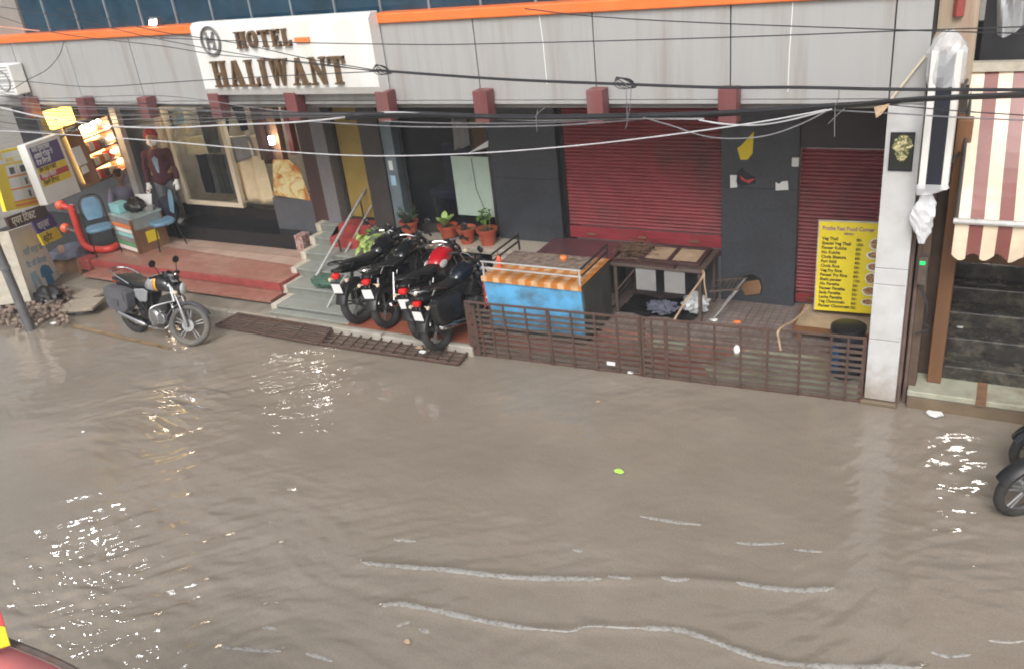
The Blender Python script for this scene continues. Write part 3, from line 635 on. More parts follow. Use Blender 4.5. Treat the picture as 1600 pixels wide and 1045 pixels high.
# lobby window
LW = MB()
for a in ((-7.55, -7.5, .86, 3.03), (-6.1, -6.06, .86, 3.03)): LW.box(a[0], a[1], 10.17, 10.25, a[2], a[3])
LW.box(-7.5, -6.1, 10.175, 10.245, .80, .93); LW.box(-7.5, -6.1, 10.175, 10.245, 2.98, 3.03)
LWo = LW.build('lobby_window', K['darksteel'], HOT)
MB().box(-7.497, -6.103, 10.205, 10.212, .932, 2.978).build('pane', K['darkglass'], LWo)
MB().box(-6.72, -6.103, 10.19, 10.204, 1.10, 1.97).build('green_panel', K['greenpanel'], LWo)
mb = MB(); mb.tube([(-6.38, 10.185, 1.95), (-6.36, 10.184, 1.5), (-6.28, 10.184, 1.25), (-6.2, 10.185, 1.12)], .004, 5); mb.build('thin_wire', K['cable'], LWo)
mb = MB(); mb.box(-7.8, -6.0, 12.3, 12.4, .8, 3.05); mb.box(-7.9, -7.8, 10.3, 12.4, .8, 3.05); mb.box(-6.05, -5.95, 10.65, 12.4, .8, 3.05); mb.box(-7.8, -6, 10.26, 12.4, .7, .8)
mb.build('lobby_room', mat('lobby_dark_wall', (.05, .045, .045), .7), HOT)
MB().box(-7.72, -7.25, 11.9, 12.2, .8, 2.95).build('ochre_wall_panel', K['yellowdoor'], HOT)
# entrance
MB().box(-8.12, -7.76, 10.0, 10.25, .85, 3.04).build('entrance_post', mat('brown_black_post', (.05, .043, .042), .4, var=.2), HOT, bevel=.006)
MB().box(-7.757, -7.56, 10.03, 10.25, .80, 3.04).build('entrance_post', K['bluegrey'], HOT, bevel=.006)
ps = MB().box(-7.70, -7.63, 10.02, 10.029, 1.78, 1.92); ps.build('intercom', K['paper'], HOT, bevel=.004)
MB().box(-7.705, -7.62, 10.022, 10.029, 1.55, 1.70).build('blue_sticker', K['paleblue'], HOT)
MB().box(-9.13, -8.87, 10.12, 10.4, .5, 3.04).build('granite_column', K['greycol'], HOT, bevel=.004)
MB().box(-9.46, -9.135, 10.18, 10.4, .5, 3.04).build('wood_jamb', K['wood'], HOT)
mb = MB().box(-8.865, -8.13, 10.34, 10.38, .9, 2.95)
D_ = mb.build('entrance_door', K['yellowdoor'], HOT)
mb = MB(); mb.box(-8.865, -8.82, 10.30, 10.335, .9, 3.0); mb.box(-8.17, -8.13, 10.30, 10.335, .9, 3.0); mb.box(-8.865, -8.13, 10.30, 10.335, .86, .9)
mb.build('door_frame', K['darksteel'], D_)
MB().box(-8.87, -8.12, 10.42, 10.8, .85, 3.04).build('door_back', K['interior'], D_)
# stairs
SZ = [.2, .33, .46, .59, .72, .85]; SY = [8.40, 8.78, 9.14, 9.47, 9.78, 10.02]; SX = [-9.02, -9.12, -9.2, -9.26, -9.3, -9.34]
for i in range(6):
    y1 = 10.30 if i < 5 else 10.6; x1_ = -7.52 if i < 4 else -7.905
    zb = SZ[i - 1] if i else -.1
    st = MB().box(SX[i] + .11, x1_ - .005, SY[i] + .022, y1, zb, SZ[i] - .03).build('stair_step', K['stonefront'], HOT)
    MB().box(SX[i] + .11, x1_, SY[i], y1, SZ[i] - .028, SZ[i]).build('tread', K['stone'], st, bevel=.004)
    mb = MB().box(SX[i], SX[i] + .108, SY[i] - .004, y1, zb, SZ[i] + .004)
    mb.build('edge_stone', K['creamstone'], st, bevel=.006)
MB().box(-8.95, -7.5, 8.27, 8.40, .121, .15).build('landing_slab', K['stone'], HOT, bevel=.006)
# red tiled platform with its lower step
MB().box(-13.55, -9.10, 8.75, 10.0, -.1, .38).build('tiled_platform', K['redtile'], HOT)
MB().box(-13.57, -9.08, 8.715, 8.748, .275, .387).build('platform_edge', K['redband'], HOT, bevel=.006)
MB().box(-9.098, -9.07, 8.75, 9.5, .26, .386).build('platform_edge', K['redband'], HOT, bevel=.006)
MB().box(-13.35, -9.10, 8.49, 8.748, .165, .215).build('platform_step', K['redtile'], HOT, bevel=.006)
MB().box(-13.3, -9.13, 8.55, 8.747, .12, .163).build('step_void', K['darkback'], HOT)
mb = MB().add([(-12.9, 9.58, .384), (-9.3, 9.38, .384), (-9.35, 9.97, .384), (-12.9, 9.97, .384)], [(0, 1, 2, 3)])
mb.build('worn_paving', K['oldtile'], HOT)
MB().box(-13.62, -13.36, 8.66, 8.9, .2, .42).build('platform_corner', K['redband'], HOT, bevel=.03)
# black granite plinth of the shop
MB().box(-12.62, -9.83, 9.98, 10.28, .3, .62).build('granite_ledge', K['plinth'], HOT, bevel=.008)
MB().box(-9.828, -9.66, 9.985, 10.2, .38, .63).build('mosaic_block', K['rugstone'], HOT, bevel=.012)
MB().box(-12.6, -10.36, 10.29, 10.5, .6, .93).build('granite_plinth', K['plinth'], HOT)
MB().box(-10.358, -9.47, 10.24, 10.5, .5, 1.15).build('grey_panel', K['darkgrey'], HOT)
# display window
W1 = MB()
for a in ((-12.46, -12.385, .95, 3.0), (-11.17, -11.08, .95, 3.0)): W1.box(a[0], a[1], 10.25, 10.33, a[2], a[3])
W1.box(-12.46, -11.08, 10.255, 10.325, .93, .998); W1.box(-12.385, -11.17, 10.255, 10.325, 2.94, 3.0)
W1o = W1.build('display_window', K['cream'], HOT, bevel=.004)
MB().box(-12.383, -11.172, 10.28, 10.287, 1.0, 2.938).build('pane', K['glass'], W1o)
mb = MB(); mb.box(-12.62, -12.55, 10.3, 12.2, .6, 3.04); mb.box(-12.6, -9.4, 12.1, 12.2, .6, 3.04); mb.box(-12.6, -9.4, 10.5, 12.2, .55, .62); mb.box(-9.44, -9.37, 10.4, 12.2, .6, 3.04)
mb.build('shop_room', K['interior'], HOT)
MB().box(-12.3, -11.3, 10.95, 11.0, 2.92, 2.97).build('shop_tube_lamp', K['lamptube'], HOT)
MB().box(-10.95, -10.55, 10.66, 10.72, 2.74, 2.80).build('shop_tube_lamp', K['lampshop'], HOT)
MB().box(-10.95, -10.55, 10.66, 10.72, 2.803, 3.04).build('lamp_hanger', K['darksteel'], HOT)
# partition and jambs to the right of the display
MB().box(-10.42, -10.3, 10.26, 10.36, 1.78, 3.04).build('wood_jamb', K['wood'], HOT)
MB().box(-10.12, -9.98, 10.30, 10.40, 1.78, 3.04).build('wood_jamb', K['brownwood'], HOT)
MB().box(-9.72, -9.63, 10.22, 10.34, 1.9, 3.04).build('red_jamb', mat('dark_red_jamb', (.2, .035, .03), .6), HOT)
WLMP = MB().box(-10.03, -9.97, 10.13, 10.19, 2.08, 2.2).build('wall_lamp', K['lampshop'], HOT)
# dark shop on the left
mb = MB(); mb.box(-17.5, -12.63, 10.85, 10.95, -.1, 3.04); mb.build('left_shop_wall', mat('left_shop_grey', (.085, .085, .09), .7, var=.25, scale=3), HOT)
MB().box(-12.99, -12.63, 10.5, 10.84, .3, 3.04).build('left_shop_pier', mat('left_shop_pier_grey', (.20, .19, .185), .7, var=.2), HOT)
p0 = gy(172, 165, 9.9)
MB().box(-13.27, -13.12, 9.88, 9.98, .38, 3.04).build('pale_post', mat('pale_post_paint', (.42, .41, .39), .55, var=.1, dirt=(.25, .24, .22)), HOT)
MB().box(-17.5, -13.6, 9.3, 10.85, -.1, .3).build('left_shop_floor', K['darkback'], HOT)

# ---------------------------------------------------------------- hotel sign
SG = thing('hotel_sign', 'white sign box with bronze letters HOTEL HALIWANT on the canopy', 'sign', (-7.7, 8.35, 3.2))
YF = 8.24
xl, xr, zb_, zt_ = -9.06, -6.27, 3.245, 4.14
mb = MB(); e = .05
prof = [(8.43, zb_), (YF + e, zb_), (YF, zb_ + .09), (YF, zt_ - .05), (YF + .06, zt_), (8.43, zt_)]
mb.loft([[(xl, y, z) for y, z in prof]] + [[(xr, y, z) for y, z in prof]])
mb.build('board', K['white'], SG, bevel=.006)
def serif(ch):
    S = []
    bx = lambda x0, x1, y0, y1: S.append([(x0, y0), (x1, y0), (x1, y1), (x0, y1)])
    sl = lambda xa, xb, w: S.append([(xa, 0), (xa + w, 0), (xb + w, 1), (xb, 1)])
    f = .07
    def foot(x0, x1, top=False): bx(x0, x1, 1 - f, 1) if top else bx(x0, x1, 0, f)
    if ch == 'H':
        bx(.10, .30, 0, 1); bx(.60, .80, 0, 1); bx(.3, .6, .46, .55)
        for t in (0, 1): foot(.0, .40, t); foot(.5, .9, t)
        w = .9
    elif ch == 'O':
        n = 20
        for i in range(n):
            a0 = 2 * math.pi * i / n; a1 = 2 * math.pi * (i + 1) / n
            o = lambda a: (.4 + .4 * math.cos(a), .5 + .52 * math.sin(a)); q = lambda a: (.4 + .2 * math.cos(a), .5 + .43 * math.sin(a))
            S.append([o(a0), o(a1), q(a1), q(a0)])
        w = .8
    elif ch == 'T':
        bx(.34, .56, 0, 1); bx(0, .9, .91, 1); bx(0, .07, .72, 1); bx(.83, .9, .72, 1); foot(.24, .66); w = .9
    elif ch == 'E':
        bx(.1, .3, 0, 1); bx(.0, .68, 0, .08); bx(0, .66, .92, 1); bx(.3, .5, .46, .54); bx(.61, .68, 0, .28); bx(.59, .66, .74, 1); bx(.45, .5, .36, .64); w = .7
    elif ch == 'L':
        bx(.1, .3, 0, 1); bx(0, .68, 0, .08); bx(.6, .68, 0, .32); foot(0, .4, 1); w = .68
    elif ch == 'I':
        bx(.1, .3, 0, 1); foot(0, .4); foot(0, .4, 1); w = .4
    elif ch == 'A':
        S.append([(.08, 0), (.18, 0), (.45, .93), (.36, 1)]); S.append([(.58, 0), (.82, 0), (.52, 1), (.34, 1)]); bx(.2, .64, .27, .35)
        foot(0, .3); foot(.5, .92); w = .92
    elif ch == 'W':
        S.append([(.26, 0), (.34, 0), (.28, 1), (.08, 1)]); S.append([(.26, 0), (.33, 0), (.6, .95), (.5, .95)]); S.append([(.72, 0), (.80, 0), (.68, 1), (.48, 1)]); S.append([(.72, 0), (.79, 0), (1.05, 1), (.95, 1)])
        foot(0, .38, 1); foot(.42, .76, 1); foot(.86, 1.14, 1); w = 1.14
    elif ch == 'N':
        bx(.1, .18, 0, 1); bx(.74, .82, 0, 1); S.append([(.70, 0), (.84, 0), (.26, 1), (.06, 1)]); foot(0, .28); foot(0, .24, 1); foot(.62, .94, 1); w = .92
    return S, w
def lettering(name, word, bl, br, tl, gap):
    mb = MB(); bl, br, tl = [gy(*p, YF) for p in (bl, br, tl)]; H_ = (tl.z - bl.z)
    tot = sum(serif(c)[1] for c in word) + gap * (len(word) - 1); W_ = (br - bl).length / tot; x = 0; k = 0; dirv = (br - bl).normalized()
    for c in word:
        S, w = serif(c)
        for poly in S:
            k += 1; dd = .045 + .0012 * (k % 9)
            P = [bl + dirv * ((x + u) * W_) + Vector((0, 0, v * H_)) for u, v in poly]
            mb.prism([(p.x, YF - .001, p.z) for p in P], (0, -dd, 0))
        x += w + gap
    return mb.build(name, K['gold'], SG)
lettering('hotel_lettering', 'HOTEL', (374, 76), (458, 71), (369, 50), .22)
lettering('name_lettering', 'HALIWANT', (341, 136), (546, 131), (331, 96), .20)
mb = MB(); a, b_ = gy(463, 66, YF), gy(485, 66, YF); mb.box(a.x, b_.x, YF - .03, YF - .001, a.z - .005, a.z + .05); mb.build('orange_dash', K['printorange'], SG)
c = gy(330, 65, YF); mb = MB(); rr_ = .135
for R1, t in ((.175, .012), (.15, .006)):
    mb.tube([(c.x + R1 * .9 * math.cos(t_ * math.pi / 18), YF - .012, c.z + R1 * math.sin(t_ * math.pi / 18)) for t_ in range(36)], t, 6, closed=True)
for sx_ in (-.055, .055): mb.box(c.x + sx_ - .012, c.x + sx_ + .012, YF - .02, YF - .001, c.z - .11, c.z + .11)
mb.box(c.x - .04, c.x + .04, YF - .018, YF - .001, c.z - .012, c.z + .012)
for sx_ in (-1, 1):
    mb.tube(catmull([(c.x + sx_ * .1, YF - .012, c.z + .1), (c.x + sx_ * .02, YF - .012, c.z + .05), (c.x + sx_ * .045, YF - .012, c.z - .02), (c.x + sx_ * .01, YF - .012, c.z - .09)], 5), .007, 5)
mb.build('emblem', K['alu'], SG)

# ---------------------------------------------------------------- neighbouring stepped shop
NB = thing('stepped_shop', 'dark neighbouring shop front with black stone steps and brown post', 'building', (1.2, 9.6, 0))
MB().box(-.46, 4, 8.46, 8.8, -.2, .15).build('plinth', K['mudbrown'], NB, bevel=.02)
s0 = MB().box(-.46, 4, 8.44, 8.86, .152, .215).build('entry_step', K['palegreen'], NB, bevel=.01)
MB().box(.16, .25, 8.43, 8.86, .153, .219).build('brown_tile', K['brownwood'], s0)
for i in range(5):
    y0 = 8.80 + .27 * i; MB().box(-.3, 4, y0, y0 + .6 if i < 4 else 12, .14 + .17 * i, .385 + .17 * i - (0 if i else .02)).build('stone_step', K['blackstep'], NB, bevel=.015)
MB().box(-.47, -.395, 8.55, 8.75, .2, 3.1).build('downpipe_wall', K['warmwall'], NB)
MB().box(-.30, -.17, 8.66, 8.9, .22, 2.9).build('timber_post', K['orangewood'], NB, bevel=.008)
MB().box(-.46, -.30, 8.90, 12, -.1, 3.2).build('inner_wall', K['warmwall'], NB)
MB().box(-.2, 4, 9.75, 9.9, 1.12, 1.34).build('timber_beam', K['brownwood'], NB, bevel=.01)
mb = MB(); mb.box(-.3, 4, 10.9, 11, 1, 3.4); mb.build('back_wall', mat('black_interior', (.02, .017, .015), .8), NB)
mb = MB(); mb.box(-.2, 4, 9.2, 9.35, 3.28, 5.5); mb.build('upper_front', mat('black_board', (.018, .018, .022), .6), NB)
MB().box(-.56, -.24, 8.93, 9.1, 3.15, 5.5).build('upper_pier', mat('stained_pier', (.42, .34, .25), .8, var=.2, streak=True, dirt=(.20, .09, .07), damt=.8, dscale=6), NB)
MB().tube([(-.40, 8.91, 5.4), (-.40, 8.91, 3.75)], .045, 10).build('drain_pipe', K['redband'], NB)
mb = MB()
for k_, x_ in enumerate((-.545, -.49)): mb.tube([(x_, 8.55 + .02 * k_, .0), (x_, 8.55 + .02 * k_, 3.4)], .02, 8)
mb.build('conduit', mat('brown_conduit', (.15, .10, .085), .6, var=.2), NB)
AW = thing('striped_awning', 'cream and maroon striped awning over the black steps', 'awning', (1.4, 8.6, 2.1))
sw = .112; cs = [MB(), MB()]; vl = [MB(), MB()]; rr = random.Random(4)
def aw(x, t):
    return Vector((x, 9.05 - .86 * t, 3.27 - 1.15 * t - .06 * math.sin(math.pi * t) + .012 * math.sin(x * 9 + t * 5)))
for i in range(29):
    x0 = -.25 + sw * i; x1 = x0 + sw
    rings = []
    for k in range(11):
        t = k / 10; sh = .045 * t
        rings.append([aw(x0 + sh, t), aw(x1 + sh, t), aw(x1 + sh, t) + Vector((0, .004, -.006)), aw(x0 + sh, t) + Vector((0, .004, -.006))])
    cs[i % 2].loft(rings)
    r2 = []
    for k in range(7):
        x = x0 + .045 + sw * k / 6; hem = 1.80 + .035 * math.cos((x - x0) * 2 * math.pi / .235 + i * 3.6); yy = 8.185 + .02 * math.sin(x * 11)
        r2.append([Vector((x, 8.185, 2.115)), Vector((x, yy, hem)), Vector((x, yy + .004, hem)), Vector((x, 8.189, 2.115))])
    vl[i % 2].loft(r2)
c0 = cs[0].build('cream_stripes', K['awncream'], AW); c1 = cs[1].build('maroon_stripes', K['awnred'], AW)
vl[0].build('cream_valance', K['awncream'], AW); vl[1].build('maroon_valance', K['awnred'], AW)
MB().tube([(-.22, 8.17, 2.13), (3, 8.17, 2.13)], .028, 12).build('front_rail', K['steel'], AW)
for x_ in (-.2, 2.9): MB().tube([(x_, 8.18, 2.13), (x_ - .03, 9.05, 3.2)], .016, 8).build('side_arm', K['darksteel'], AW)
MB().box(-.27, 3, 9.0, 9.1, 3.25, 3.33).build('head_rail', K['creamstone'], AW)
# ---------------------------------------------------------------- motorcycles (x forward, y left, z up, origin midway between the wheels)
def ell(x, zc, ry, rz, n=16, p=2.4, flat=0.0):
    out = []
    for k in range(n):
        a = 2 * math.pi * k / n; c, s = math.cos(a), math.sin(a)
        y = ry * math.copysign(abs(c) ** (2 / p), c); z = rz * math.copysign(abs(s) ** (2 / p), s)
        if z < 0: z *= (1 - flat)
        out.append(Vector((x, y, zc + z)))
    return out
def motorbike(label, pos, yaw, lean, steer, body, tank, group, front_tyre='tyre', bags=False, bagmat='bag', guard=False, rear_plate=True, visor=None, tankmark=None, graphic=None, rail='chrome', exhaust='chrome', cowl='blackpl', fork='alu', fender='blackpl'):
    B = thing('motorbike', label, 'motorbike', (0, 0, 0), group)
    WB = .625; RW = .295
    hd = Vector((.40, 0, .90)); ax = Vector((WB, 0, RW)); axis = (hd - ax).normalized()
    RS = Matrix.Rotation(steer, 4, axis)
    S = lambda p: hd + RS @ (Vector(p) - hd)
    def wheel(cx, front):
        fn = (lambda p: S(p)) if front else (lambda p: p)
        tw = .043 if front else .054
        rim = MB(); rim.torus((cx, 0, RW), .225, .017, n=30, k=8, sy=1.5); rim.lathe([(.0, -.05), (.045, -.05), (.05, -.02), (.05, .02), (.045, .05), (0, .05)], (cx, 0, RW), 'Y', 14)
        for k in range(5):
            a = 2 * math.pi * k / 5 + .3
            for da in (-.12, .12):
                p0 = Vector((cx + .04 * math.cos(a + da * 2), 0, RW + .04 * math.sin(a + da * 2))); p1 = Vector((cx + .215 * math.cos(a + da), 0, RW + .215 * math.sin(a + da)))
                rim.tube([p0, p1], [.012, .009], 6)
        if front: rim.lathe([(.0, -.062), (.085, -.062), (.085, -.05), (0, -.05)], (cx, 0, RW), 'Y', 18)
        rim.xform(fn)
        w = rim.build('front_wheel' if front else 'rear_wheel', K['alu'] if front_tyre == 'tyremud' or fork == 'chrome' else K['enginegrey'], B, smooth=True)
        ty = MB(); ty.torus((cx, 0, RW), .252, tw, n=40, k=12, sy=1.05); ty.xform(fn)
        ty.build('tyre', K[front_tyre if front else 'tyre'], w, smooth=True)
    wheel(-WB, False); wheel(WB, True)
    # front fork and fender
    f = MB()
    for s in (-1, 1):
        y = s * .085
        f.tube([(WB - .005, y, RW - .02), (WB - .01, y, RW + .03), (.545, y, .53)], [.024, .03, .029], 10)
    f.xform(S); f.build('fork_slider', K[fork], B, smooth=True)
    f = MB()
    for s in (-1, 1): f.tube([(.55, s * .085, .52), (.405, s * .085, .90)], .018, 10)
    f.obox((.415, 0, .86), (.07, .22, .03), 0, 0, -.35); f.obox((.45, 0, .76), (.07, .22, .03), 0, 0, -.35)
    f.tube([(.42, 0, .62), (.36, 0, .88)], .03, 10)
    f.xform(S); f.build('fork_tube', K['chrome'] if fork != 'blackpl' else K['blackpl'], B, smooth=True)
    def fender_part(cx, R_f, a0, a1, w, name, material, fn=lambda p: p, dz=0):
        rings = []
        for k in range(15):
            a = a0 + (a1 - a0) * k / 14; ring = []
            for j in range(7):
                u = -1 + j / 3; rad = R_f - .02 * u * u * 1.2
                ring.append(Vector((cx + rad * math.cos(a), w * u, RW + dz + rad * math.sin(a))))
            for j in range(6, -1, -1):
                u = -1 + j / 3; rad = R_f - .006 - .02 * u * u * 1.2
                ring.append(Vector((cx + rad * math.cos(a), w * .96 * u, RW + dz + rad * math.sin(a))))
            rings.append(ring)
        mb_ = MB().loft(rings); mb_.xform(fn); return mb_.build(name, material, B, smooth=True)
    fender_part(WB, .335, R_(28), R_(172), .07, 'front_fender', K[fender], S)
    fender_part(-WB, .345, R_(20), R_(165), .085, 'rear_fender', K['blackpl'])
    # headlight, cowl, dials, bars
    h = MB(); h.lathe([(.02, -.10), (.07, -.07), (.095, 0), (.10, .03), (.09, .045), (0, .045)], (.50, 0, .80), 'X', 18); h.xform(S)
    hl = h.build('headlight', K['blackgloss'], B, smooth=True)
    h = MB(); h.lathe([(.088, .0), (.07, .02), (.03, .03), (0, .031)], (.547, 0, .80), 'X', 18); h.xform(S); h.build('lens', K['lens'], hl, smooth=True)
    if visor:
        rings = []
        for k in range(8):
            t = k / 7; x = .575 - .15 * t - .03 * t * t; z = .79 + .25 * t; hw = (.115 + .045 * math.sin(t * 2.3)) * (1 - .45 * t * t); ring = []
            for j in range(9):
                u = -1 + j / 4; ring.append(Vector((x - .09 * u * u, hw * u, z)))
            for j in range(8, -1, -1):
                u = -1 + j / 4; ring.append(Vector((x - .012 - .09 * u * u, hw * .95 * u, z)))
            rings.append(ring)
        v = MB().loft(rings); v.xform(S); vv = v.build('headlight_cowl', K[visor], B, smooth=True)
        if graphic:
            v = MB().loft([[p + Vector((.004, 0, 0)) for p in (r[1:4] + [q - Vector((.003, 0, 0)) for q in r[1:4][::-1]])] for r in rings[3:7]]); v.xform(S); v.build('screen', K['greygloss'], vv, smooth=True)
    d = MB()
    for s in (-1, 1): d.lathe([(0, -.02), (.038, -.02), (.042, .02), (.036, .026), (0, .026)], (.445, s * .05, .945), 'Z', 14, Matrix.Rotation(-.6, 3, 'Y'))
    d.obox((.44, 0, .925), (.06, .17, .03), 0, 0, -.6); d.xform(S); d.build('dials', K['blackpl'], B, smooth=True)
    hb = MB(); hb.tube([S(p) for p in catmull([(.27, -.36, .98), (.345, -.27, 1.00), (.40, -.12, .985), (.41, 0, .945), (.40, .12, .985), (.345, .27, 1.00), (.27, .36, .98)], 5)], .011, 8)
    bar = hb.build('handlebar', K['chrome'], B, smooth=True)
    for s in (-1, 1):
        g = MB(); g.tube([S((.352, s * .262, 1.0)), S((.262, s * .37, .979))], .018, 10); g.obox(S((.365, s * .24, 1.0)), (.05, .05, .045))
        g.tube([S((.395, s * .23, .99)), S((.36, s * .33, .985)), S((.345, s * .38, .975))], .006, 6)
        g.build('grip', K['blackpl'], bar, smooth=True)
    for s in (-1, 1):
        q = MB(); q.tube([S((.36, s * .24, 1.0)), S((.33, s * .30, 1.10)), S((.315, s * .335, 1.15))], .006, 6)
        c = S((.30, s * .35, 1.17)); q.lathe([(.0, -.012), (.04, -.012), (.052, 0), (.05, .01), (0, .012)], c, 'X', 14)
        q.build('mirror', K['blackpl'], B, smooth=True)
        q = MB(); c = S((.52, s * .15, .76)); q.tube([S((.48, s * .06, .77)), c], .008, 6); q.lathe([(.012, -.03), (.03, -.02), (.034, .01), (0, .03)], c + Vector((0, s * .01, 0)), 'X', 10)
        q.build('indicator', K['amber'], B, smooth=True)
    # tank, seat, side panels, tail
    T = [(.40, .80, .045, .06), (.37, .825, .095, .095), (.20, .845, .132, .128), (.14, .845, .138, .13), (.02, .825, .128, .115), (-.08, .795, .10, .085), (-.13, .775, .07, .05)]
    tk = MB().loft([ell(x, z, ry, rz, 18, 2.5, .15) for x, z, ry, rz in T]).build('fuel_tank', K[tank], B, sub=1)
    cap = MB().lathe([(.04, 0), (.045, .006), (.035, .014), (0, .016)], (.19, 0, .972), 'Z', 16); cap.build('filler_cap', K['chrome'], tk, smooth=True)
    if tankmark:
        for s in (-1, 1):
            if tankmark == 'disc':
                mb_ = MB(); mb_.lathe([(.058, -.004), (.06, .004), (0, .012)], (-.02, s * .126, .80), 'Y', 20, Matrix.Diagonal((1.5, s, .8))); mb_.build('white_badge', K['plate'], tk, smooth=True)
            else:
                for nm, mt, off_, sc_ in (('yellow_patch', 'yellowgloss', .004, 1.0), ('grey_patch', 'greygloss', .008, .8)):
                    rings = [ell(x, z, ry + off_, rz + off_, 18, 2.5, .15) for x, z, ry, rz in T]
                    def band(r, a0, a1): return [r[k] for k in range(a0, a1)]
                    rng_ = (2, 4) if nm == 'yellow_patch' else (3, 7)
                    idx = [14, 15, 16, 17, 0, 1, 2, 3] if s > 0 else [5, 6, 7, 8, 9, 10, 11, 12]
                    R2 = []
                    for r in rings[rng_[0]:rng_[1]]:
                        R2.append([r[k] for k in idx])
                    vs = [p for r in R2 for p in r]; n_ = len(idx)
                    fs = [(a * n_ + k, a * n_ + k + 1, (a + 1) * n_ + k + 1, (a + 1) * n_ + k) for a in range(len(R2) - 1) for k in range(n_ - 1)]
                    o = MB().add(vs, fs).build(nm, K[mt], tk, smooth=True); q = o.modifiers.new('t', 'SOLIDIFY'); q.thickness = .003
    SE = [(-.06, .79, .085, .03), (-.10, .80, .105, .045), (-.22, .785, .125, .05), (-.36, .795, .13, .055), (-.48, .83, .12, .05), (-.62, .855, .105, .042), (-.70, .86, .075, .02)]
    MB().loft([ell(x, z, ry, rz, 16, 3.0) for x, z, ry, rz in SE]).build('seat', K['seat'], B, sub=1)
    for s in (-1, 1):
        P = [(-.02, .73), (-.12, .76), (-.33, .73), (-.38, .66), (-.24, .55), (-.08, .57)]
        mb_ = MB(); mb_.prism([(x, s * .10, z) for x, z in P], (0, s * .035, 0))
        mb_.build('side_panel', K[graphic or body], B, bevel=.015)
        P = [(-.36, .76), (-.60, .80), (-.84, .845), (-.86, .80), (-.62, .735), (-.40, .70)]
        mb_ = MB(); mb_.prism([(x, s * (.088 - .03 * max(0, -x - .5)), z) for x, z in P], (0, s * .025, 0)); mb_.build('tail_panel', K[body], B, bevel=.012)
    MB().loft([ell(x, z, ry, rz, 12, 2.6) for x, z, ry, rz in ((-.55, .79, .09, .04), (-.72, .81, .085, .05), (-.84, .825, .065, .035), (-.88, .83, .04, .015))]).build('tail_cowl', K[cowl], B, sub=1)
    t = MB().loft([ell(x, z, ry, rz, 14, 3) for x, z, ry, rz in ((-.83, .765, .05, .03), (-.875, .765, .065, .042), (-.90, .762, .058, .036), (-.912, .76, .03, .018))]); t.build('tail_light', K['taillight'], B, smooth=True)
    p = MB(); p.obox((-.90, 0, .60), (.012, .17, .19), 0, 0, -.12); p.tube([(-.84, .03, .74), (-.89, .03, .66)], .01, 6); p.tube([(-.84, -.03, .74), (-.89, -.03, .66)], .01, 6)
    ph = p.build('plate_holder', K['blackpl'], B)
    if rear_plate: MB().obox((-.908, 0, .60), (.004, .165, .135), 0, 0, -.12).build('number_plate', K['plate'], ph)
    for s in (-1, 1):
        q = MB(); q.tube([(-.80, s * .06, .70), (-.83, s * .15, .70)], .008, 6); q.lathe([(0, -.028), (.024, -.024), (.026, .0), (.012, .025), (0, .026)], (-.835, s * .16, .70), 'X', 12)
        q.build('indicator', K['amber'], B, smooth=True)
    r = MB(); r.tube(catmull([(-.40, -.135, .80), (-.58, -.15, .87), (-.78, -.13, .92), (-.89, -.06, .935), (-.905, 0, .937), (-.89, .06, .935), (-.78, .13, .92), (-.58, .15, .87), (-.40, .135, .80)], 5), .0115, 8)
    r.tube([(-.62, -.15, .88), (-.66, -.10, .80)], .01, 6); r.tube([(-.62, .15, .88), (-.66, .10, .80)], .01, 6)
    r.tube([(-.80, -.12, .925), (-.80, .12, .925)], .009, 6)
    r.build('grab_rail', K[rail], B, smooth=True)
    # engine and frame
    e = MB(); e.lathe([(0, -.15), (.10, -.15), (.125, -.12), (.13, .1), (.11, .14), (0, .14)], (.03, 0, .35), 'Y', 20); e.lathe([(0, -.14), (.085, -.14), (.09, .12), (0, .12)], (.19, 0, .36), 'Y', 16)
    e.box(-.12, .22, -.085, .085, .26, .46)
    en = e.build('engine_case', K['alu'] if guard else K['enginegrey'], B, smooth=True, bevel=.008)
    e = MB()
    for k in range(7):
        e.obox((.17 + .018 * k, 0, .47 + .028 * k), (.19 - .006 * k, .19, .011), 0, 0, .55)
    e.obox((.225, 0, .555), (.12, .13, .22), 0, 0, .55); e.build('cylinder', K['enginegrey'], en)
    e = MB(); e.tube(catmull([(.31, -.03, .60), (.40, -.06, .52), (.39, -.11, .36), (.27, -.14, .235), (.05, -.155, .21), (-.16, -.16, .235)], 6), .02, 10)
    ex = e.build('exhaust_header', K['chrome' if exhaust == 'chrome' else 'darksteel'], B, smooth=True)
    dx = Vector((-.60, -.02, .14)).normalized(); e = MB(); Mx = Vector((0, 0, 1)).rotation_difference(dx).to_matrix()
    e.lathe([(.022, 0), (.042, .07), (.046, .2), (.046, .5), (.04, .58), (.022, .6), (.02, .56)], (-.15, -.165, .235), 'Z', 16, Mx); e.build('muffler', K[exhaust], ex, smooth=True)
    fr = MB()
    fr.tube([(.38, 0, .80), (.30, 0, .50), (.24, 0, .22), (-.15, 0, .21)], .02, 8)
    for s in (-1, 1):
        fr.tube([(.37, 0, .84), (.15, s * .06, .74), (-.15, s * .09, .70), (-.45, s * .10, .74), (-.80, s * .08, .79)], .015, 8)
        fr.tube([(-.13, s * .09, .69), (-.15, s * .1, .40), (-.15, s * .1, .22)], .015, 8)
        fr.tube([(-.45, s * .10, .73), (-.16, s * .1, .42)], .012, 8)
        fr.tube([(-.12, s * .11, .31), (-WB, s * .105, RW)], .02, 8)
        fr.tube([(-.02, s * .12, .26), (-.02, s * .24, .26)], .012, 8); fr.tube([(-.25, s * .13, .33), (-.28, s * .22, .33)], .012, 8)
    fr.tube([(-.02, .12, .24), (-.10, .24, .02)], .01, 6); fr.tube([(-.12, .14, .23), (-.2, .17, .03)], .012, 6)
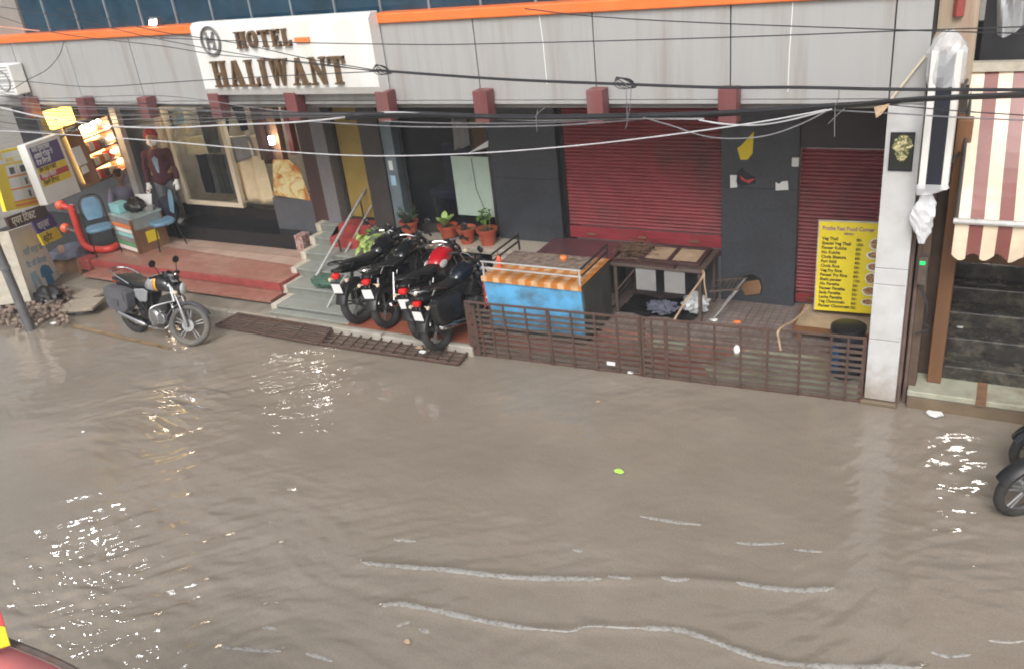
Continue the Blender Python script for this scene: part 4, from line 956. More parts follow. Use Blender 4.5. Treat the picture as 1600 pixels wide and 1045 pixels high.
    fr.box(-.34, -.02, -.08, .08, .5, .7); fr.box(-.60, -.1, .085, .125, .25, .42)
    fr.build('frame', K['blackpl'], B, smooth=True)
    for s in (-1, 1):
        sp = MB(); sp.tube([(-.60, s * .135, RW + .02), (-.43, s * .135, .72)], .014, 8)
        for k in range(11):
            t = .25 + .06 * k; sp.torus((-.60 + .17 * t, s * .135, RW + .02 + .405 * t), .026, .006, 'Z', 12, 6)
        sp.build('shock_absorber', K['chrome' if exhaust == 'chrome' else 'enginegrey'], B, smooth=True)
    if guard:
        g = MB()
        for s in (-1, 1): g.tube(catmull([(.40, s * .03, .62), (.33, s * .14, .61), (.24, s * .27, .58), (.20, s * .30, .50), (.20, s * .28, .33), (.24, s * .2, .25), (.27, s * .04, .24)], 5), .0125, 8)
        g.build('crash_guard', K['chrome'], B, smooth=True)
    if bags:
        for s in (-1, 1):
            b = MB().loft([[Vector((x, s * y, z)) for x, z in ((-.30, .71), (-.36, .745), (-.74, .76), (-.82, .73), (-.80, .50), (-.74, .42), (-.42, .40), (-.33, .46))] for y in (.13, .15, .27, .29)])
            bo = b.build('saddle_bag', K[bagmat], B, bevel=.02)
            b = MB(); b.prism([(-.34, s * .292, .735), (-.79, s * .292, .745), (-.79, s * .297, .60), (-.34, s * .297, .60)], (0, s * .008, 0)); b.prism([(-.50, s * .303, .61), (-.54, s * .303, .61), (-.54, s * .300, .50), (-.50, s * .300, .50)], (0, s * .006, 0)); b.build('flap', K[bagmat], bo)
    B.rotation_mode = 'QUATERNION'
    B.rotation_quaternion = (Matrix.Rotation(yaw, 3, 'Z') @ Matrix.Rotation(-lean, 3, 'X')).to_quaternion()
    B.location = pos
    return B
PG = 'motorbikes parked nose-in on the pavement'
def nose_in(label, c, yaw_deg, lean_deg, steer_deg, size=1.0, zz=.13, **k):
    b = motorbike(label, (c[0], c[1], .13), R_(yaw_deg), R_(lean_deg), R_(steer_deg), group=PG, **k); b.scale = (size,) * 3; b.location.z = zz; return b
nose_in('black motorbike with smoked screen, nearest the steel stair handrail', (-7.28, 9.03), 84, 7, 10, body='blackgloss', tank='blackgloss', visor='blackgloss', rail='blackpl', exhaust='darksteel')
nose_in('black motorbike with chrome grab rail, beside the red-tanked one', (-6.86, 9.0), 90, 7, 4, .97, body='blackgloss', tank='blackgloss', rail='chrome', exhaust='chrome')
nose_in('motorbike with bright red tank bearing a white oval badge', (-6.20, 8.86), 92, 7, 8, .98, body='blackgloss', tank='redgloss', tankmark='disc', graphic='blackgloss', rail='blackpl', exhaust='darksteel')
nose_in('blue-black motorbike with long chrome muffler, parked against the blue food cart', (-5.76, 8.62), 82, 7, -14, .92, .11, body='blackpl', tank='bluegloss', rail='chrome', exhaust='chrome', bags=True, bagmat='blackpl')
motorbike('black motorbike with grey saddle bags and yellow tank patch standing in the floodwater', (-10.17, 7.36, .0), R_(-4), R_(7), R_(30), body='blackgloss', tank='blackgloss', group=None, front_tyre='tyremud', bags=True, guard=True, visor='blackgloss', graphic='greygloss', tankmark='patch', fork='alu', rear_plate=False, fender='bag')
motorbike('motorbike with pale wheel rims cut by the frame edge in open water', (1.10, 7.36, -.02), R_(214), R_(6), R_(4), body='blackgloss', tank='blackgloss', group=None, fork='chrome', front_tyre='tyre')
motorbike('dark motorbike cut by the frame edge nearest the pale green step', (1.34, 7.80, -.04), R_(192), R_(6), R_(8), body='blackgloss', tank='blackgloss', group=None, fender='blackgloss')

# ---------------------------------------------------------------- people
def hand(caps, wrist, d, side, up, s=1.0):
    d = Vector(d).normalized(); side = Vector(side).normalized(); nrm = d.cross(side)
    w = Vector(wrist); kn = w + d * .085 * s
    caps.append((w, .026 * s, w + d * .06 * s + side * .012 * s, .027 * s)); caps.append((w + side * .012, .022 * s, kn - side * .012, .022 * s))
    for k, L in enumerate((.07, .08, .075, .058)):
        b = kn + side * (.026 - .0175 * k) * s; m_ = b + d * L * .5 * s + nrm * .004; e = m_ + d * L * .42 * s + nrm * .016 * s
        caps.append((b, .0088 * s, m_, .008 * s)); caps.append((m_, .008 * s, e, .0068 * s))
    tb = w + side * .026 * s + d * .02 * s; tm = tb + side * .026 * s + d * .03 * s; caps.append((tb, .011 * s, tm, .0095 * s)); caps.append((tm, .0095 * s, tm + d * .032 * s + side * .004, .008 * s))
def head(caps, c, f, r=.095):
    c = Vector(c); f = Vector(f).normalized(); s = f.cross(Vector((0, 0, 1))).normalized(); u = s.cross(f)
    caps += [(c + u * .03 - f * .012, .092, c + u * .045 + f * .0, .094), (c - u * .045 + f * .02, .066, c + u * .03 + f * .012, .08), (c - u * .085 + f * .045, .036, c - u * .06 + f * .04, .05)]
    caps += [(c + f * .092 + u * .012, .010, c + f * .112 - u * .022, .015)]
    for q in (-1, 1): caps += [(c + s * q * .088 - u * .02, .012, c + s * q * .092 + u * .018 - f * .012, .018), (c + s * q * .032 + f * .088 + u * .03, .012, c + s * q * .042 + f * .08 + u * .03, .012)]
    return c, f, s, u
def face(P, c, f, s, u, mask=False):
    mb = MB()
    for q in (-1, 1): mb.lathe([(0, 0), (.006, .001), (.009, .004), (.006, .008), (0, .01)], c + s * q * .033 + f * .088 + u * .012, 'Z', 8)
    mb.build('eyes', K['hair'], P)
    if not mask:
        mb = MB(); mb.tube([c + s * .025 + f * .088 - u * .048, c + f * .096 - u * .046, c - s * .025 + f * .088 - u * .048], .005, 6); mb.build('mouth', K['maroon'], P)
        mb = MB(); mb.tube([c + s * .03 + f * .10 - u * .036, c + f * .107 - u * .034, c - s * .03 + f * .10 - u * .036], .006, 6); mb.build('moustache', K['hair'], P)
# the standing man
mx_, my_, mz_ = -12.70, 10.12, .62
PM = thing('person', 'standing man in red turban, white mask and maroon jacket beside the display window', 'person', (mx_, my_, mz_))
f = Vector((.55, -.83, 0)).normalized(); s_ = f.cross(Vector((0, 0, 1))); U = Vector((0, 0, 1)); o = Vector((mx_, my_, mz_))
pt = lambda r, fw, z: o + s_ * r + f * fw + U * z
caps = []; c, ff, ss, uu = head(caps, pt(0, .02, 1.50), f)
caps += [(pt(0, 0, 1.30), .052, pt(0, .01, 1.43), .055), (pt(0, 0, .98), .115, pt(0, 0, 1.22), .125), (pt(-.15, 0, 1.26), .06, pt(.15, 0, 1.26), .06), (pt(-.07, 0, .9), .11, pt(.07, 0, .9), .11)]
for q in (-1, 1):
    caps += [(pt(q * .085, 0, .86), .085, pt(q * .09, .01, .48), .055), (pt(q * .09, .01, .48), .055, pt(q * .095, -.01, .09), .036), (pt(q * .095, -.03, .045), .036, pt(q * .10, .13, .03), .03)]
    el = pt(q * .25, -.03, 1.0); wr = pt(q * .25, .10, .78); caps += [(pt(q * .18, 0, 1.26), .05, el, .04), (el, .04, wr, .028)]
    hand(caps, wr, (wr - el), -q * s_ + f * .3, U)
blob('body', caps, K['skin'], PM, .0075)
face(PM, c, ff, ss, uu, True)
caps = [(pt(0, .01, .84), .155, pt(0, .01, 1.2), .152), (pt(-.07, .01, .84), .12, pt(.07, .01, .84), .12), (pt(-.15, 0, 1.25), .075, pt(.15, 0, 1.25), .075), (pt(-.05, -.01, .82), .125, pt(.05, -.01, .82), .125), (pt(-.07, 0, 1.05), .12, pt(.07, 0, 1.05), .12)]
for q in (-1, 1): caps += [(pt(q * .185, 0, 1.26), .066, pt(q * .255, -.03, 1.0), .056), (pt(q * .255, -.03, 1.0), .056, pt(q * .25, .085, .81), .046)]
blob('jacket', caps, K['maroon'], PM, .012)
caps = []
for q in (-1, 1): caps += [(pt(q * .085, 0, .82), .098, pt(q * .09, .01, .46), .075), (pt(q * .09, .01, .46), .075, pt(q * .095, 0, .08), .062)]
blob('trousers', caps, K['greytrouser'], PM, .012)
for q in (-1, 1): blob('shoe', [(pt(q * .095, -.04, .045), .05, pt(q * .105, .13, .035), .042)], K['paper'], PM, .01)
for q in (-1, 1):
    el = pt(q * .25, -.03, 1.0); wr = pt(q * .25, .10, .78); g_ = []; hand(g_, wr, (wr - el), -q * s_ + f * .3, U, 1.16); blob('glove', g_, K['paper'], PM, .006, 1)
blob('turban', [(c + uu * .075 - ff * .015, .098, c + uu * .10 - ff * .02, .098), (c + uu * .07 - ff * .02 - ss * .05, .07, c + uu * .12 + ss * .03, .075), (c + uu * .06 + ss * .06, .06, c + uu * .12 - ss * .05 + ff * .02, .06)], mat('red_turban_cloth', (.27, .03, .045), .8, var=.3, scale=25), PM, .01)
blob('face_mask', [(c - uu * .045 + ff * .045 - ss * .03, .055, c - uu * .045 + ff * .045 + ss * .03, .055), (c - uu * .06 + ff * .06, .05, c - uu * .02 + ff * .072, .045)], K['paper'], PM, .008)
mb = MB(); a = pt(.02, .145, 1.24)
for k in range(5): mb.prism([pt(-.05 + .022 * k, .157, 1.24 - .02 * abs(k - 2)), pt(-.04 + .022 * k, .157, 1.24 - .02 * abs(k - 2)), pt(-.012 + .006 * k, .163, .95), pt(-.018 + .006 * k, .163, .95)], f * .006)
mb.build('striped_shirt', K['paleblue'], PM)
# the seated man at the counter
sx_, sy_ = -13.62, 9.95
PS = thing('person', 'seated man in lavender shirt bending his head over the shop counter', 'person', (sx_, sy_, .38))
o = Vector((sx_, sy_, .38)); f = Vector((.78, -.62, 0)).normalized(); s_ = f.cross(U)
caps = []; hf = (f + Vector((0, 0, -.55))).normalized(); c, ff, ss, uu = head(caps, pt(0, .14, 1.12), hf)
caps += [(pt(0, .03, .92), .052, pt(0, .09, 1.06), .055), (pt(0, -.03, .50), .125, pt(0, .02, .84), .13), (pt(-.14, .02, .87), .06, pt(.14, .02, .87), .06)]
for q in (-1, 1):
    caps += [(pt(q * .09, 0, .48), .085, pt(q * .12, .40, .48), .06), (pt(q * .12, .40, .48), .055, pt(q * .12, .38, .07), .038), (pt(q * .12, .36, .04), .036, pt(q * .12, .50, .03), .03)]
    el = pt(q * .26, .16, .66); wr = pt(q * .15, .40, .70); caps += [(pt(q * .18, .02, .87), .05, el, .04), (el, .04, wr, .028)]; hand(caps, wr, f - s_ * q * .3, -q * s_, U)
blob('body', caps, K['skin'], PS, .0085)
face(PS, c, ff, ss, uu)
caps = [(pt(0, -.03, .50), .14, pt(0, .02, .82), .147), (pt(-.14, .02, .86), .075, pt(.14, .02, .86), .075), (pt(-.06, -.02, .6), .125, pt(.06, -.02, .6), .125)]
for q in (-1, 1): caps += [(pt(q * .185, .02, .87), .066, pt(q * .26, .16, .67), .054)]
blob('shirt', caps, K['shirt'], PS, .012)
caps = []
for q in (-1, 1): caps += [(pt(q * .08, -.02, .47), .11, pt(q * .12, .40, .48), .078), (pt(q * .12, .40, .48), .075, pt(q * .12, .38, .1), .06)]
blob('trousers', caps, K['darktrouser'], PS, .012)
blob('hair', [(c + uu * .065 - ff * .03, .088, c + uu * .05 - ff * .045, .09), (c + uu * .085 + ff * .03, .06, c + uu * .06 - ff * .06, .08)], K['hair'], PS, .009)
ST = thing('stool', 'low dark stool under the seated man', 'stool', (sx_, sy_, .38))
MB().lathe([(0, 0), (.16, 0), (.165, .03), (0, .035)], (sx_, sy_, .725), 'Z', 18).build('seat', K['seatgrey'], ST)
for a_ in range(4):
    ca, sa = math.cos(a_ * 1.571 + .7), math.sin(a_ * 1.571 + .7); MB().tube([(sx_ + .12 * ca, sy_ + .12 * sa, .725), (sx_ + .16 * ca, sy_ + .16 * sa, .302)], .012, 8).build('leg', K['darksteel'], ST)
def gx(px, py, X):
    d = _ray(px, py); return Vector(CAM_P + (X - CAM_P[0]) / d[0] * d)
V = Vector
# ---------------------------------------------------------------- standing grille barriers and drain grates
def grille(label, p0, p1, h, verts, lean=0.0, plate=0.0):
    p0 = V(p0); p1 = V(p1); d = p1 - p0; L = d.length; d.normalize(); nrm = V((d.y, -d.x, 0)); B = thing('grille_barrier', label, 'barrier', p0.lerp(p1, .5), 'rusty grilles stood on edge as a flood barrier')
    ang = math.atan2(d.y, d.x)
    P = lambda u, z, t=0.0: p0 + d * u + V((0, 0, z)) + nrm * (t - lean * z)
    mb = MB()
    for z in (.012, h): mb.tube([P(0, z), P(L, z)], .017, 6)
    for u in (.012, L - .012): mb.obox(P(u, h / 2), (.036, .03, h), ang)
    mb.build('frame', K['rust'], B)
    mb = MB(); n = 9
    for k in range(n):
        z = .05 + (h - .1) * (k + .5) / n; j = random.uniform(-.004, .004)
        mb.prism([P(.02, z - .018 + j, .012), P(L - .02, z - .018 - j, .012), P(L - .02, z + .018 - j, .012), P(.02, z + .018 + j, .012)], nrm * .005)
    mb.build('slats', K['greyiron'], B)
    mb = MB()
    for u in verts:
        w = .012 if random.random() < .65 else .022
        mb.prism([P(u * L - w, .01, .019), P(u * L + w, .01, .019), P(u * L + w, h, .019), P(u * L - w, h, .019)], nrm * .012)
    mb.build('bars', K['rust'], B)
    if plate:
        mb = MB(); mb.prism([P(.02, .02, .034), P(plate, .02, .034), P(plate, h - .02, .034), P(.02, h - .02, .034)], nrm * .004); mb.build('end_plate', K['rust'], B)
        mb = MB()
        for k in range(4): mb.lathe([(0, -.002), (.014, -.002), (.014, .002), (0, .002)], P(plate * .55, .12 + k * .16, .040), 'Y', 10)
        mb.build('holes', K['blackpl'], B)
    return B
gA, gB, gC = gz(738, 553), gz(1004, 586), gz(1346, 628)
grille('rusty grille barrier standing in the water in front of the blue food cart', gA, gB, .735, [.09, .16, .24, .37, .50, .63, .76, .88], -.02, .15)
grille('rusty grille barrier standing in the water in front of the dark blue drum', gB + V((.02, -.012, 0)), gC, .745, [.05, .12, .23, .35, .47, .59, .73, .86, .93], .0)
def drain(label, c4, nx_, ny_, z):
    """c4: near left, near right, far right, far left"""
    B = thing('drain_grate', label, 'drain grate', (sum((V(p) for p in c4), V((0, 0, 0))) / 4))
    c4 = [V(p) for p in c4]; q = lambda u, v, h=0: c4[0].lerp(c4[1], u).lerp(c4[3].lerp(c4[2], u), v) + V((0, 0, h))
    mb = MB()
    for a, b in ((q(0, 0), q(1, 0)), (q(1, 0), q(1, 1)), (q(1, 1), q(0, 1)), (q(0, 1), q(0, 0))): mb.tube([a, b], .02, 6)
    mb.build('frame', K['rust'], B)
    mb = MB()
    for k in range(1, ny_): mb.tube([q(0, k / ny_), q(1, k / ny_)], .012, 6)
    mb.build('long_bars', K['rust'], B)
    mb = MB()
    for k in range(1, nx_): mb.tube([q(k / nx_, 0, .012), q(k / nx_, 1, .012)], .013, 6)
    mb.build('cross_bars', K['rust'], B)
drain('rusty drain grate of long bars lying tilted against the kerb', (gz(337, 508, .03), gz(498, 537, .04), gz(517, 513, .12), gz(372, 490, .13)), 4, 7, .05)
drain('rusty square-meshed drain grate half under water below the parked motorbikes', (gz(500, 537, .045), gz(716, 569, .025), gz(732, 548, .05), gz(522, 516, .06)), 13, 4, .03)

# ---------------------------------------------------------------- blue food cart
CT = thing('food_cart', 'sky-blue food cart with orange checked top behind the grille barrier', 'food cart', (-4.65, 8.85, .17))
x0, x1, y0, y1, zt = -5.33, -4.0, 8.42, 9.28, 1.0
mb = MB(); mb.prism([(x0, y0, zt - .004), (x0, y0 + .07, .3), (x0, y1, .3), (x0, y1, zt - .004)], (x1 - x0 - .02, 0, 0)); mb.build('body', K['bluecart'], CT, bevel=.008)
MB().box(x1 - .018, x1, y0 + .05, y1, .28, zt - .01).build('side_panel', K['cartside'], CT)
MB().box(x0 + .05, x1 - .05, y0 + .12, y1 - .05, .172, .298).build('base', K['cartside'], CT)
mb = MB(); mb.loft([[V((x, y0 - .02, zt - .06)), V((x, y0 - .025, zt + .004)), V((x, y0 + .44, zt + .006)), V((x, y0 + .44, zt)), V((x, y0 - .018, zt - .001)), V((x, y0 - .014, zt - .06))] for x in (x0 - .01, x0 + .4, x0 + .8, x1 + .008)])
mb.loft([[V((x, y0 + .441, zt + .004)), V((x, y1, zt + .004)), V((x, y1, zt)), V((x, y0 + .441, zt))] for x in (x1 - .16, x1 + .008)])
mb.build('oilcloth', K['checkcloth'], CT)
mb = MB().box(x0, x1 - .162, y0 + .444, y1, zt - .002, zt + .005); mb.build('dirty_top', K['rubble'], CT)
mb = MB()
pst = [(x0 + .02, y0), (x1 - .02, y0), (x1 - .02, y1), (x0 + .02, y1)]
for px_, py_ in pst[:2]: mb.tube([(px_, py_ + .01, zt), (px_, py_ + .01, zt + .2)], .014, 8)
for z in (.11, .19): mb.tube([(x0 - .01, y0 + .01, zt + z), (x1 - .0, y0 + .01, zt + z)], .012, 8)
mb.build('front_rail', K['steel'], CT, smooth=True)
mb = MB()
for z in (.10, .19): mb.tube([(x1 - .02, y0 + .02, zt + z), (x1 - .02, y1, zt + z)], .012, 8)
mb.tube([(x1 - .02, y1, zt - .01), (x1 - .02, y1, zt + .2)], .012, 8); mb.build('side_rail', K['darksteel'], CT, smooth=True); mb = MB()
for z in (.10, .19): mb.tube([(x0 + .02, y0 + .25, zt + z), (x0 + .02, y1 + .1, zt + z)], .014, 8)
mb.tube([(x0 + .02, y1 + .1, zt - .02), (x0 + .02, y1 + .1, zt + .21)], .014, 8)
mb.build('side_rail', K['darksteel'], CT, smooth=True)
mb = MB(); mb.tube([(x0 - .012, y0 + .03, .62), (x0 - .012, y0 + .03, .97)], .014, 6); mb.box(x0 - .03, x0 - .003, y0, y0 + .09, .58, .63); mb.build('red_strut', K['red'], CT)
for sx__ in (x0 + .12, x1 - .12):
    for sy__ in (y0 + .2, y1 - .15): MB().lathe([(0, -.02), (.05, -.02), (.055, 0), (.05, .02), (0, .02)], (sx__, sy__, .165), 'Y', 14).build('castor', K['blackpl'], CT)
tag(MB().loft([ell(x, zt + .012, .10 - abs(x + 4.3) * .2, .008, 10, 2) for x in (-4.42, -4.36, -4.28, -4.2, -4.16)]).build('orange_cloth', K['checkcloth'], smooth=True), 'crumpled orange checked cloth scrap on the dirty cart top', 'cloth')
tag(MB().lathe([(0, 0), (.04, 0), (.05, .03), (.035, .055), (0, .06)], (-4.55, 9.12, zt + .006), 'Z', 12).build('orange_cup', K['printorange']), 'small orange plastic lump lying on the cart top', 'cup')
tag(MB().lathe([(0, 0), (.03, 0), (.033, .11), (.012, .15), (0, .155)], (-5.25, 8.72, zt + .006), 'Z', 10).build('sauce_bottle', K['orangered']), 'orange-red plastic bottle at the left end of the cart', 'bottle')
# ---------------------------------------------------------------- table with salvage
TB = thing('work_table', 'dark iron work table standing before the red shutter', 'table', (-3.45, 9.75, .2))
MB().box(-4.05, -2.86, 9.41, 10.11, .855, .895).build('table_top', K['greyiron'], TB, bevel=.006)
for lx, ly in ((-4.0, 9.46), (-2.91, 9.46), (-4.0, 10.06), (-2.91, 10.06)): MB().box(lx - .02, lx + .02, ly - .02, ly + .02, .2, .853).build('leg', K['greyiron'], TB)
mb = MB(); mb.tube([(-4.0, 9.46, .5), (-3.72, 9.46, .84)], .012, 6); mb.tube([(-4.0, 9.46, .42), (-4.0, 10.06, .42)], .014, 6); mb.build('brace', K['greyiron'], TB)
for gxx in (-3.72, -3.35):
    mb = MB(); mb.box(gxx, gxx + .26, 9.43, 9.434, .56, .85); mb.build('hanging_sheet', K['greypaper'], TB)
WL = thing('window_leaf', 'red-brown wooden window leaf with plywood panels lying on the iron table', 'window leaf', (-3.35, 9.8, .9))
mb = MB(); a = (-3.72, -2.93, 9.5, 10.06)
for q in ((a[0], a[1], a[2], a[2] + .06), (a[0], a[1], a[3] - .06, a[3]), (a[0], a[0] + .06, a[2] + .06, a[3] - .06), (a[1] - .06, a[1], a[2] + .06, a[3] - .06), (-3.36, -3.31, a[2] + .06, a[3] - .06)): mb.box(q[0], q[1], q[2], q[3], .90, .94)
mb.build('frame', K['wood'], WL, bevel=.004); MB().box(a[0] + .06, a[1] - .06, a[2] + .06, a[3] - .06, .905, .92).build('panels', K['ply'], WL)
mb = MB(); rr = random.Random(9)
for k in range(150):
    c = V((rr.gauss(-3.86, .1), rr.gauss(9.82, .12), .905 + abs(rr.gauss(0, .04)))); a_ = rr.uniform(0, 6.28); l = rr.uniform(.05, .16); dz = rr.uniform(-.02, .03)
    mb.tube([c - V((math.cos(a_), math.sin(a_), 0)) * l + V((0, 0, abs(dz) * .3)), c + V((math.cos(a_), math.sin(a_), 0)) * l + V((0, 0, abs(dz)))], rr.uniform(.003, .007), 5)
tag(mb.build('twig_pile', K['twig']), 'tangled heap of dry twigs on the left of the iron table', 'twigs')
tag(MB().prism([(-4.02, 9.43, .897), (-3.2, 9.40, .897), (-3.2, 9.47, .897), (-4.02, 9.49, .897)], (0, 0, .03)).build('wood_batten', K['wood']), 'long reddish wooden batten along the front edge of the iron table', 'batten')
RK = thing('slatted_rack', 'small slatted iron rack sticking out to the right of the table', 'rack', (-2.68, 9.75, .5))
mb = MB(); 
for yy in (9.6, 9.95): mb.tube([(-2.84, yy, .55), (-2.46, yy, .62)], .012, 6)
for k in range(7): mb.tube([(-2.80 + .055 * k, 9.6, .56 + .010 * k), (-2.80 + .055 * k, 9.95, .56 + .01 * k)], .009, 6)
mb.build('slats', K['greyiron'], RK)
for yy in (9.6, 9.95): MB().tube([(-2.49, yy, .61), (-2.78, yy, .2)], .011, 6).build('leg', K['steel'], RK)
mb = MB(); n_ = 14; vs = []; 
for j in range(n_):
    for i in range(n_): vs.append((-3.98 + 1.0 * i / 13, 9.42 + .55 * j / 13 + .03 * math.sin(i), .206 + .05 * vnoise(np.array([i * .8 + 3.]), np.array([j * .8 + 3.]), 21)[0]))
mb.add(vs, [(j * n_ + i, j * n_ + i + 1, j * n_ + i + n_ + 1, j * n_ + i + n_) for j in range(n_ - 1) for i in range(n_ - 1)])
tag(mb.build('black_tarpaulin', K['blackpl'], smooth=True), 'crumpled black tarpaulin spread on the floor under the iron table', 'tarpaulin')
def lump(name, label, cat, c, r, material, seed, amp=.35, f=4.0, n=14):
    mb = MB(); rings = []
    for j in range(1, n):
        th = math.pi * j / n; ring = []
        for i in range(2 * n):
            ph = math.pi * i / n; d = V((math.sin(th) * math.cos(ph), math.sin(th) * math.sin(ph), math.cos(th)))
            q = 1 + amp * (vnoise(np.array([d.x * f + 20 + d.z * 3.]), np.array([d.y * f + 20 - d.z * 2.]), seed)[0] - .5)
            ring.append(V((c[0] + d.x * r[0] * q, c[1] + d.y * r[1] * q, max(c[2], c[2] + r[2] + d.z * r[2] * q))))
        rings.append(ring)
    mb.loft(rings); o = mb.build(name, material, smooth=True); return tag(o, label, cat)
lump('crumpled_cloth', 'grey-blue crumpled cloth bundle on the black tarpaulin', 'cloth', (-3.42, 9.5, .245), (.20, .12, .07), K['darkcloth'], 31, .8, 7)
lump('polythene_bag', 'clear polythene bag full of scraps under the right end of the table', 'bag', (-3.02, 9.62, .245), (.16, .14, .12), K['plastic'], 32, .6, 6)
lump('brown_sack', 'small brown sack slumped left of the black tarpaulin', 'sack', (-4.2, 9.62, .2), (.13, .12, .08), K['rubble'], 33, .5, 4)
rr = random.Random(12)
for k, (px, py, mt, nm, lb) in enumerate(((1115, 500, 'paper', 'paper_scrap', 'white paper scrap on the floor just right of the table leg'), (1150, 503, 'printorange', 'wrapper', 'orange-red wrapper on the tiled floor right of the iron table'), (1000, 488, 'rope', 'bread_crust', 'tan scrap beside the front edge of the black tarpaulin'), (1048, 490, 'paper', 'paper_scrap', 'torn white scrap in front of the grey cloth bundle'))):
    c = gz(px, py, .21); mb = MB(); mb.loft([[V((c.x + .045 * math.cos(a) * (1 + .4 * math.sin(3 * a + k)), c.y + .03 * math.sin(a), .206 + z + .006 * math.sin(2 * a))) for a in np.linspace(0, 5.6, 9)] for z in (0, .012)]); tag(mb.build(nm, K[mt]), lb, 'litter')
def rope(label, pts, r=.012):
    mb = MB(); mb.tube(catmull(pts, 6), r, 7); tag(mb.build('rope', K['rope'], smooth=True), label, 'rope')
TC_ = V((-2.86, 9.40, .87)); FT = gB.lerp(gC, .165) + V((0, 0, .75)); FT2 = gB.lerp(gC, .64) + V((0, -.02, .76))
rope('taut rope tying the grille barrier to the table corner', [TC_ + V((.01, -.01, .04)), TC_ + V((0, -.025, -.05)), TC_.lerp(FT, .5) + V((0, 0, -.01)), FT])
rope('loose rope end hanging at the right front table leg', [TC_ + V((.02, 0, .02)), TC_ + V((.03, -.03, -.12)), TC_ + V((.05, -.02, -.28)), TC_ + V((.02, .03, -.36))], .009)
EY = gy(1265, 478, 9.55)
rope('pale rope tying the grille barrier back to the menu board stand', [EY, EY.lerp(FT2, .5) + V((0, 0, -.03)), FT2, FT2 + V((.01, -.02, -.12)), FT2 + V((.03, -.025, -.22))], .013)
# ---------------------------------------------------------------- drum, menu board and its stand
DR = thing('plastic_drum', 'dark plastic drum squeezed between the grille barrier and the white pillar', 'drum', (-1.09, 8.68, .17))
MB().lathe([(0, 0), (.15, 0), (.165, .04), (.17, .2), (.168, .42), (.172, .46), (.165, .5), (.168, .53), (.155, .535)], (-1.09, 8.68, .178), 'Z', 26).build('body', K['drum'], DR, smooth=True)
MB().lathe([(.174, -.02), (.18, 0), (.176, .03), (.12, .05), (0, .055)], (-1.09, 8.68, .715), 'Z', 26).build('lid', K['blackpl'], DR, smooth=True)
mb = MB(); rings = []
for z in (.26, .56): rings.append([V((-1.09 + .1715 * math.cos(a), 8.68 + .1715 * math.sin(a), z)) for a in np.linspace(R_(195), R_(250), 8)])
mb.loft(rings, False, False); mb.build('blue_band', K['drumblue'], DR, smooth=True)
yM = 9.62; bl, br, tr, tl = gy(1273, 484, yM), gy(1366, 491, yM), gy(1382, 350, yM + .1), gy(1281, 346, yM + .1)
MN = thing('menu_board', 'yellow menu board of fast food leaning on the red shutter', 'sign', (bl + br) / 2); bd = Board(bl, br, tr, tl); mb = MB(); bd.quad(mb, 0, 1.06, 0, 1, -.012, .011); mb.build('board', K['menu'], MN)
mb = MB(); bd.quad(mb, -.02, 1.06, 1.0, 1.015, -.012, .016); bd.quad(mb, -.02, 0, 0, 1, -.012, .016); mb.build('pale_edge', K['creamstone'], MN)
WD, HT = bd.w(), bd.h()
pcs = [text_mesh('t', 'Pratha Fast Food Corner', .066, K['purplet'], bd.fr(.05, .908, .002), MN, .001, bold=.0012, sx=.82), text_mesh('t', 'MENU', .036, K['purple'], bd.fr(.40, .862, .002), MN, .001, bold=.001)]
items = [('Veg Thali', '80/-'), ('Special Veg Thali', '150/-'), ('Paneer Kulcha', '60/-'), ('Alu Kulcha', '50/-'), ('Chola Bhatura', '60/-'), ('Puri Sabji', '40/-'), ('Chola Rice', '50/-'), ('Veg Fry Rice', '60/-'), ('Paneer Fry Rice', '80/-'), ('Shahi paneer', '170/-'), ('Alu Paratha', '30/-'), ('Paneer Paratha', '50/-'), ('Sada Paratha', '20/-'), ('Lacha Paratha', '30/-'), ('Veg Chowmein', '60/-'), ('Paneer Chowmein', '70/-')]
for i, (a, b) in enumerate(items):
    v = .80 - .0505 * i
    pcs.append(text_mesh('t', a, .050, K['ink'], bd.fr(.055, v, .002), MN, .001, bold=.0016, sx=.92)); pcs.append(text_mesh('t', b, .046, K['ink'], bd.fr(.60, v - .004, .002), MN, .001, bold=.0014, sx=.85))
join('lettering', pcs)
mb = MB()
for u, v, a, b in ((.90, .775, .105, .062), (.89, .655, .125, .045), (.905, .525, .12, .05), (.885, .40, .10, .065), (.885, .255, .135, .055), (.88, .13, .125, .04)):
    ring = [bd.at(u + a * .95 * math.cos(t), v + b * math.sin(t), .002) for t in np.linspace(0, 6.283, 21)[:-1]]; mb.prism(ring, bd.n * .002)
o1 = mb.build('plates', K['paper'], MN); mb = MB()
for u, v, a, b in ((.90, .778, .085, .05), (.895, .658, .10, .032), (.90, .53, .085, .034), (.885, .40, .085, .052), (.885, .258, .112, .043), (.875, .135, .10, .03)):
    ring = [bd.at(u + a * .95 * math.cos(t) * (1 + .08 * math.sin(5 * t)), v + b * math.sin(t), .005) for t in np.linspace(0, 6.283, 21)[:-1]]; mb.prism(ring, bd.n * .002)
mb.build('dishes', K['foodA'], MN)
SD = thing('board_stand', 'low tan wooden stand under the yellow menu board', 'stand', (-1.3, 9.5, .2))
MB().box(-1.75, -.9, 9.3, 9.9, .33, .375).build('top', K['ply'], SD); 
for q in ((-1.73, 9.33), (-.95, 9.33), (-1.73, 9.85), (-.95, 9.85)): MB().box(q[0], q[0] + .05, q[1], q[1] + .04, .2, .328).build('leg', K['orangewood'], SD)
for q in ((-1.77, -.9, 9.275, 9.298), (-1.775, -1.752, 9.3, 9.9)): MB().box(*q, .32, .38).build('edging', K['orangewood'], SD)
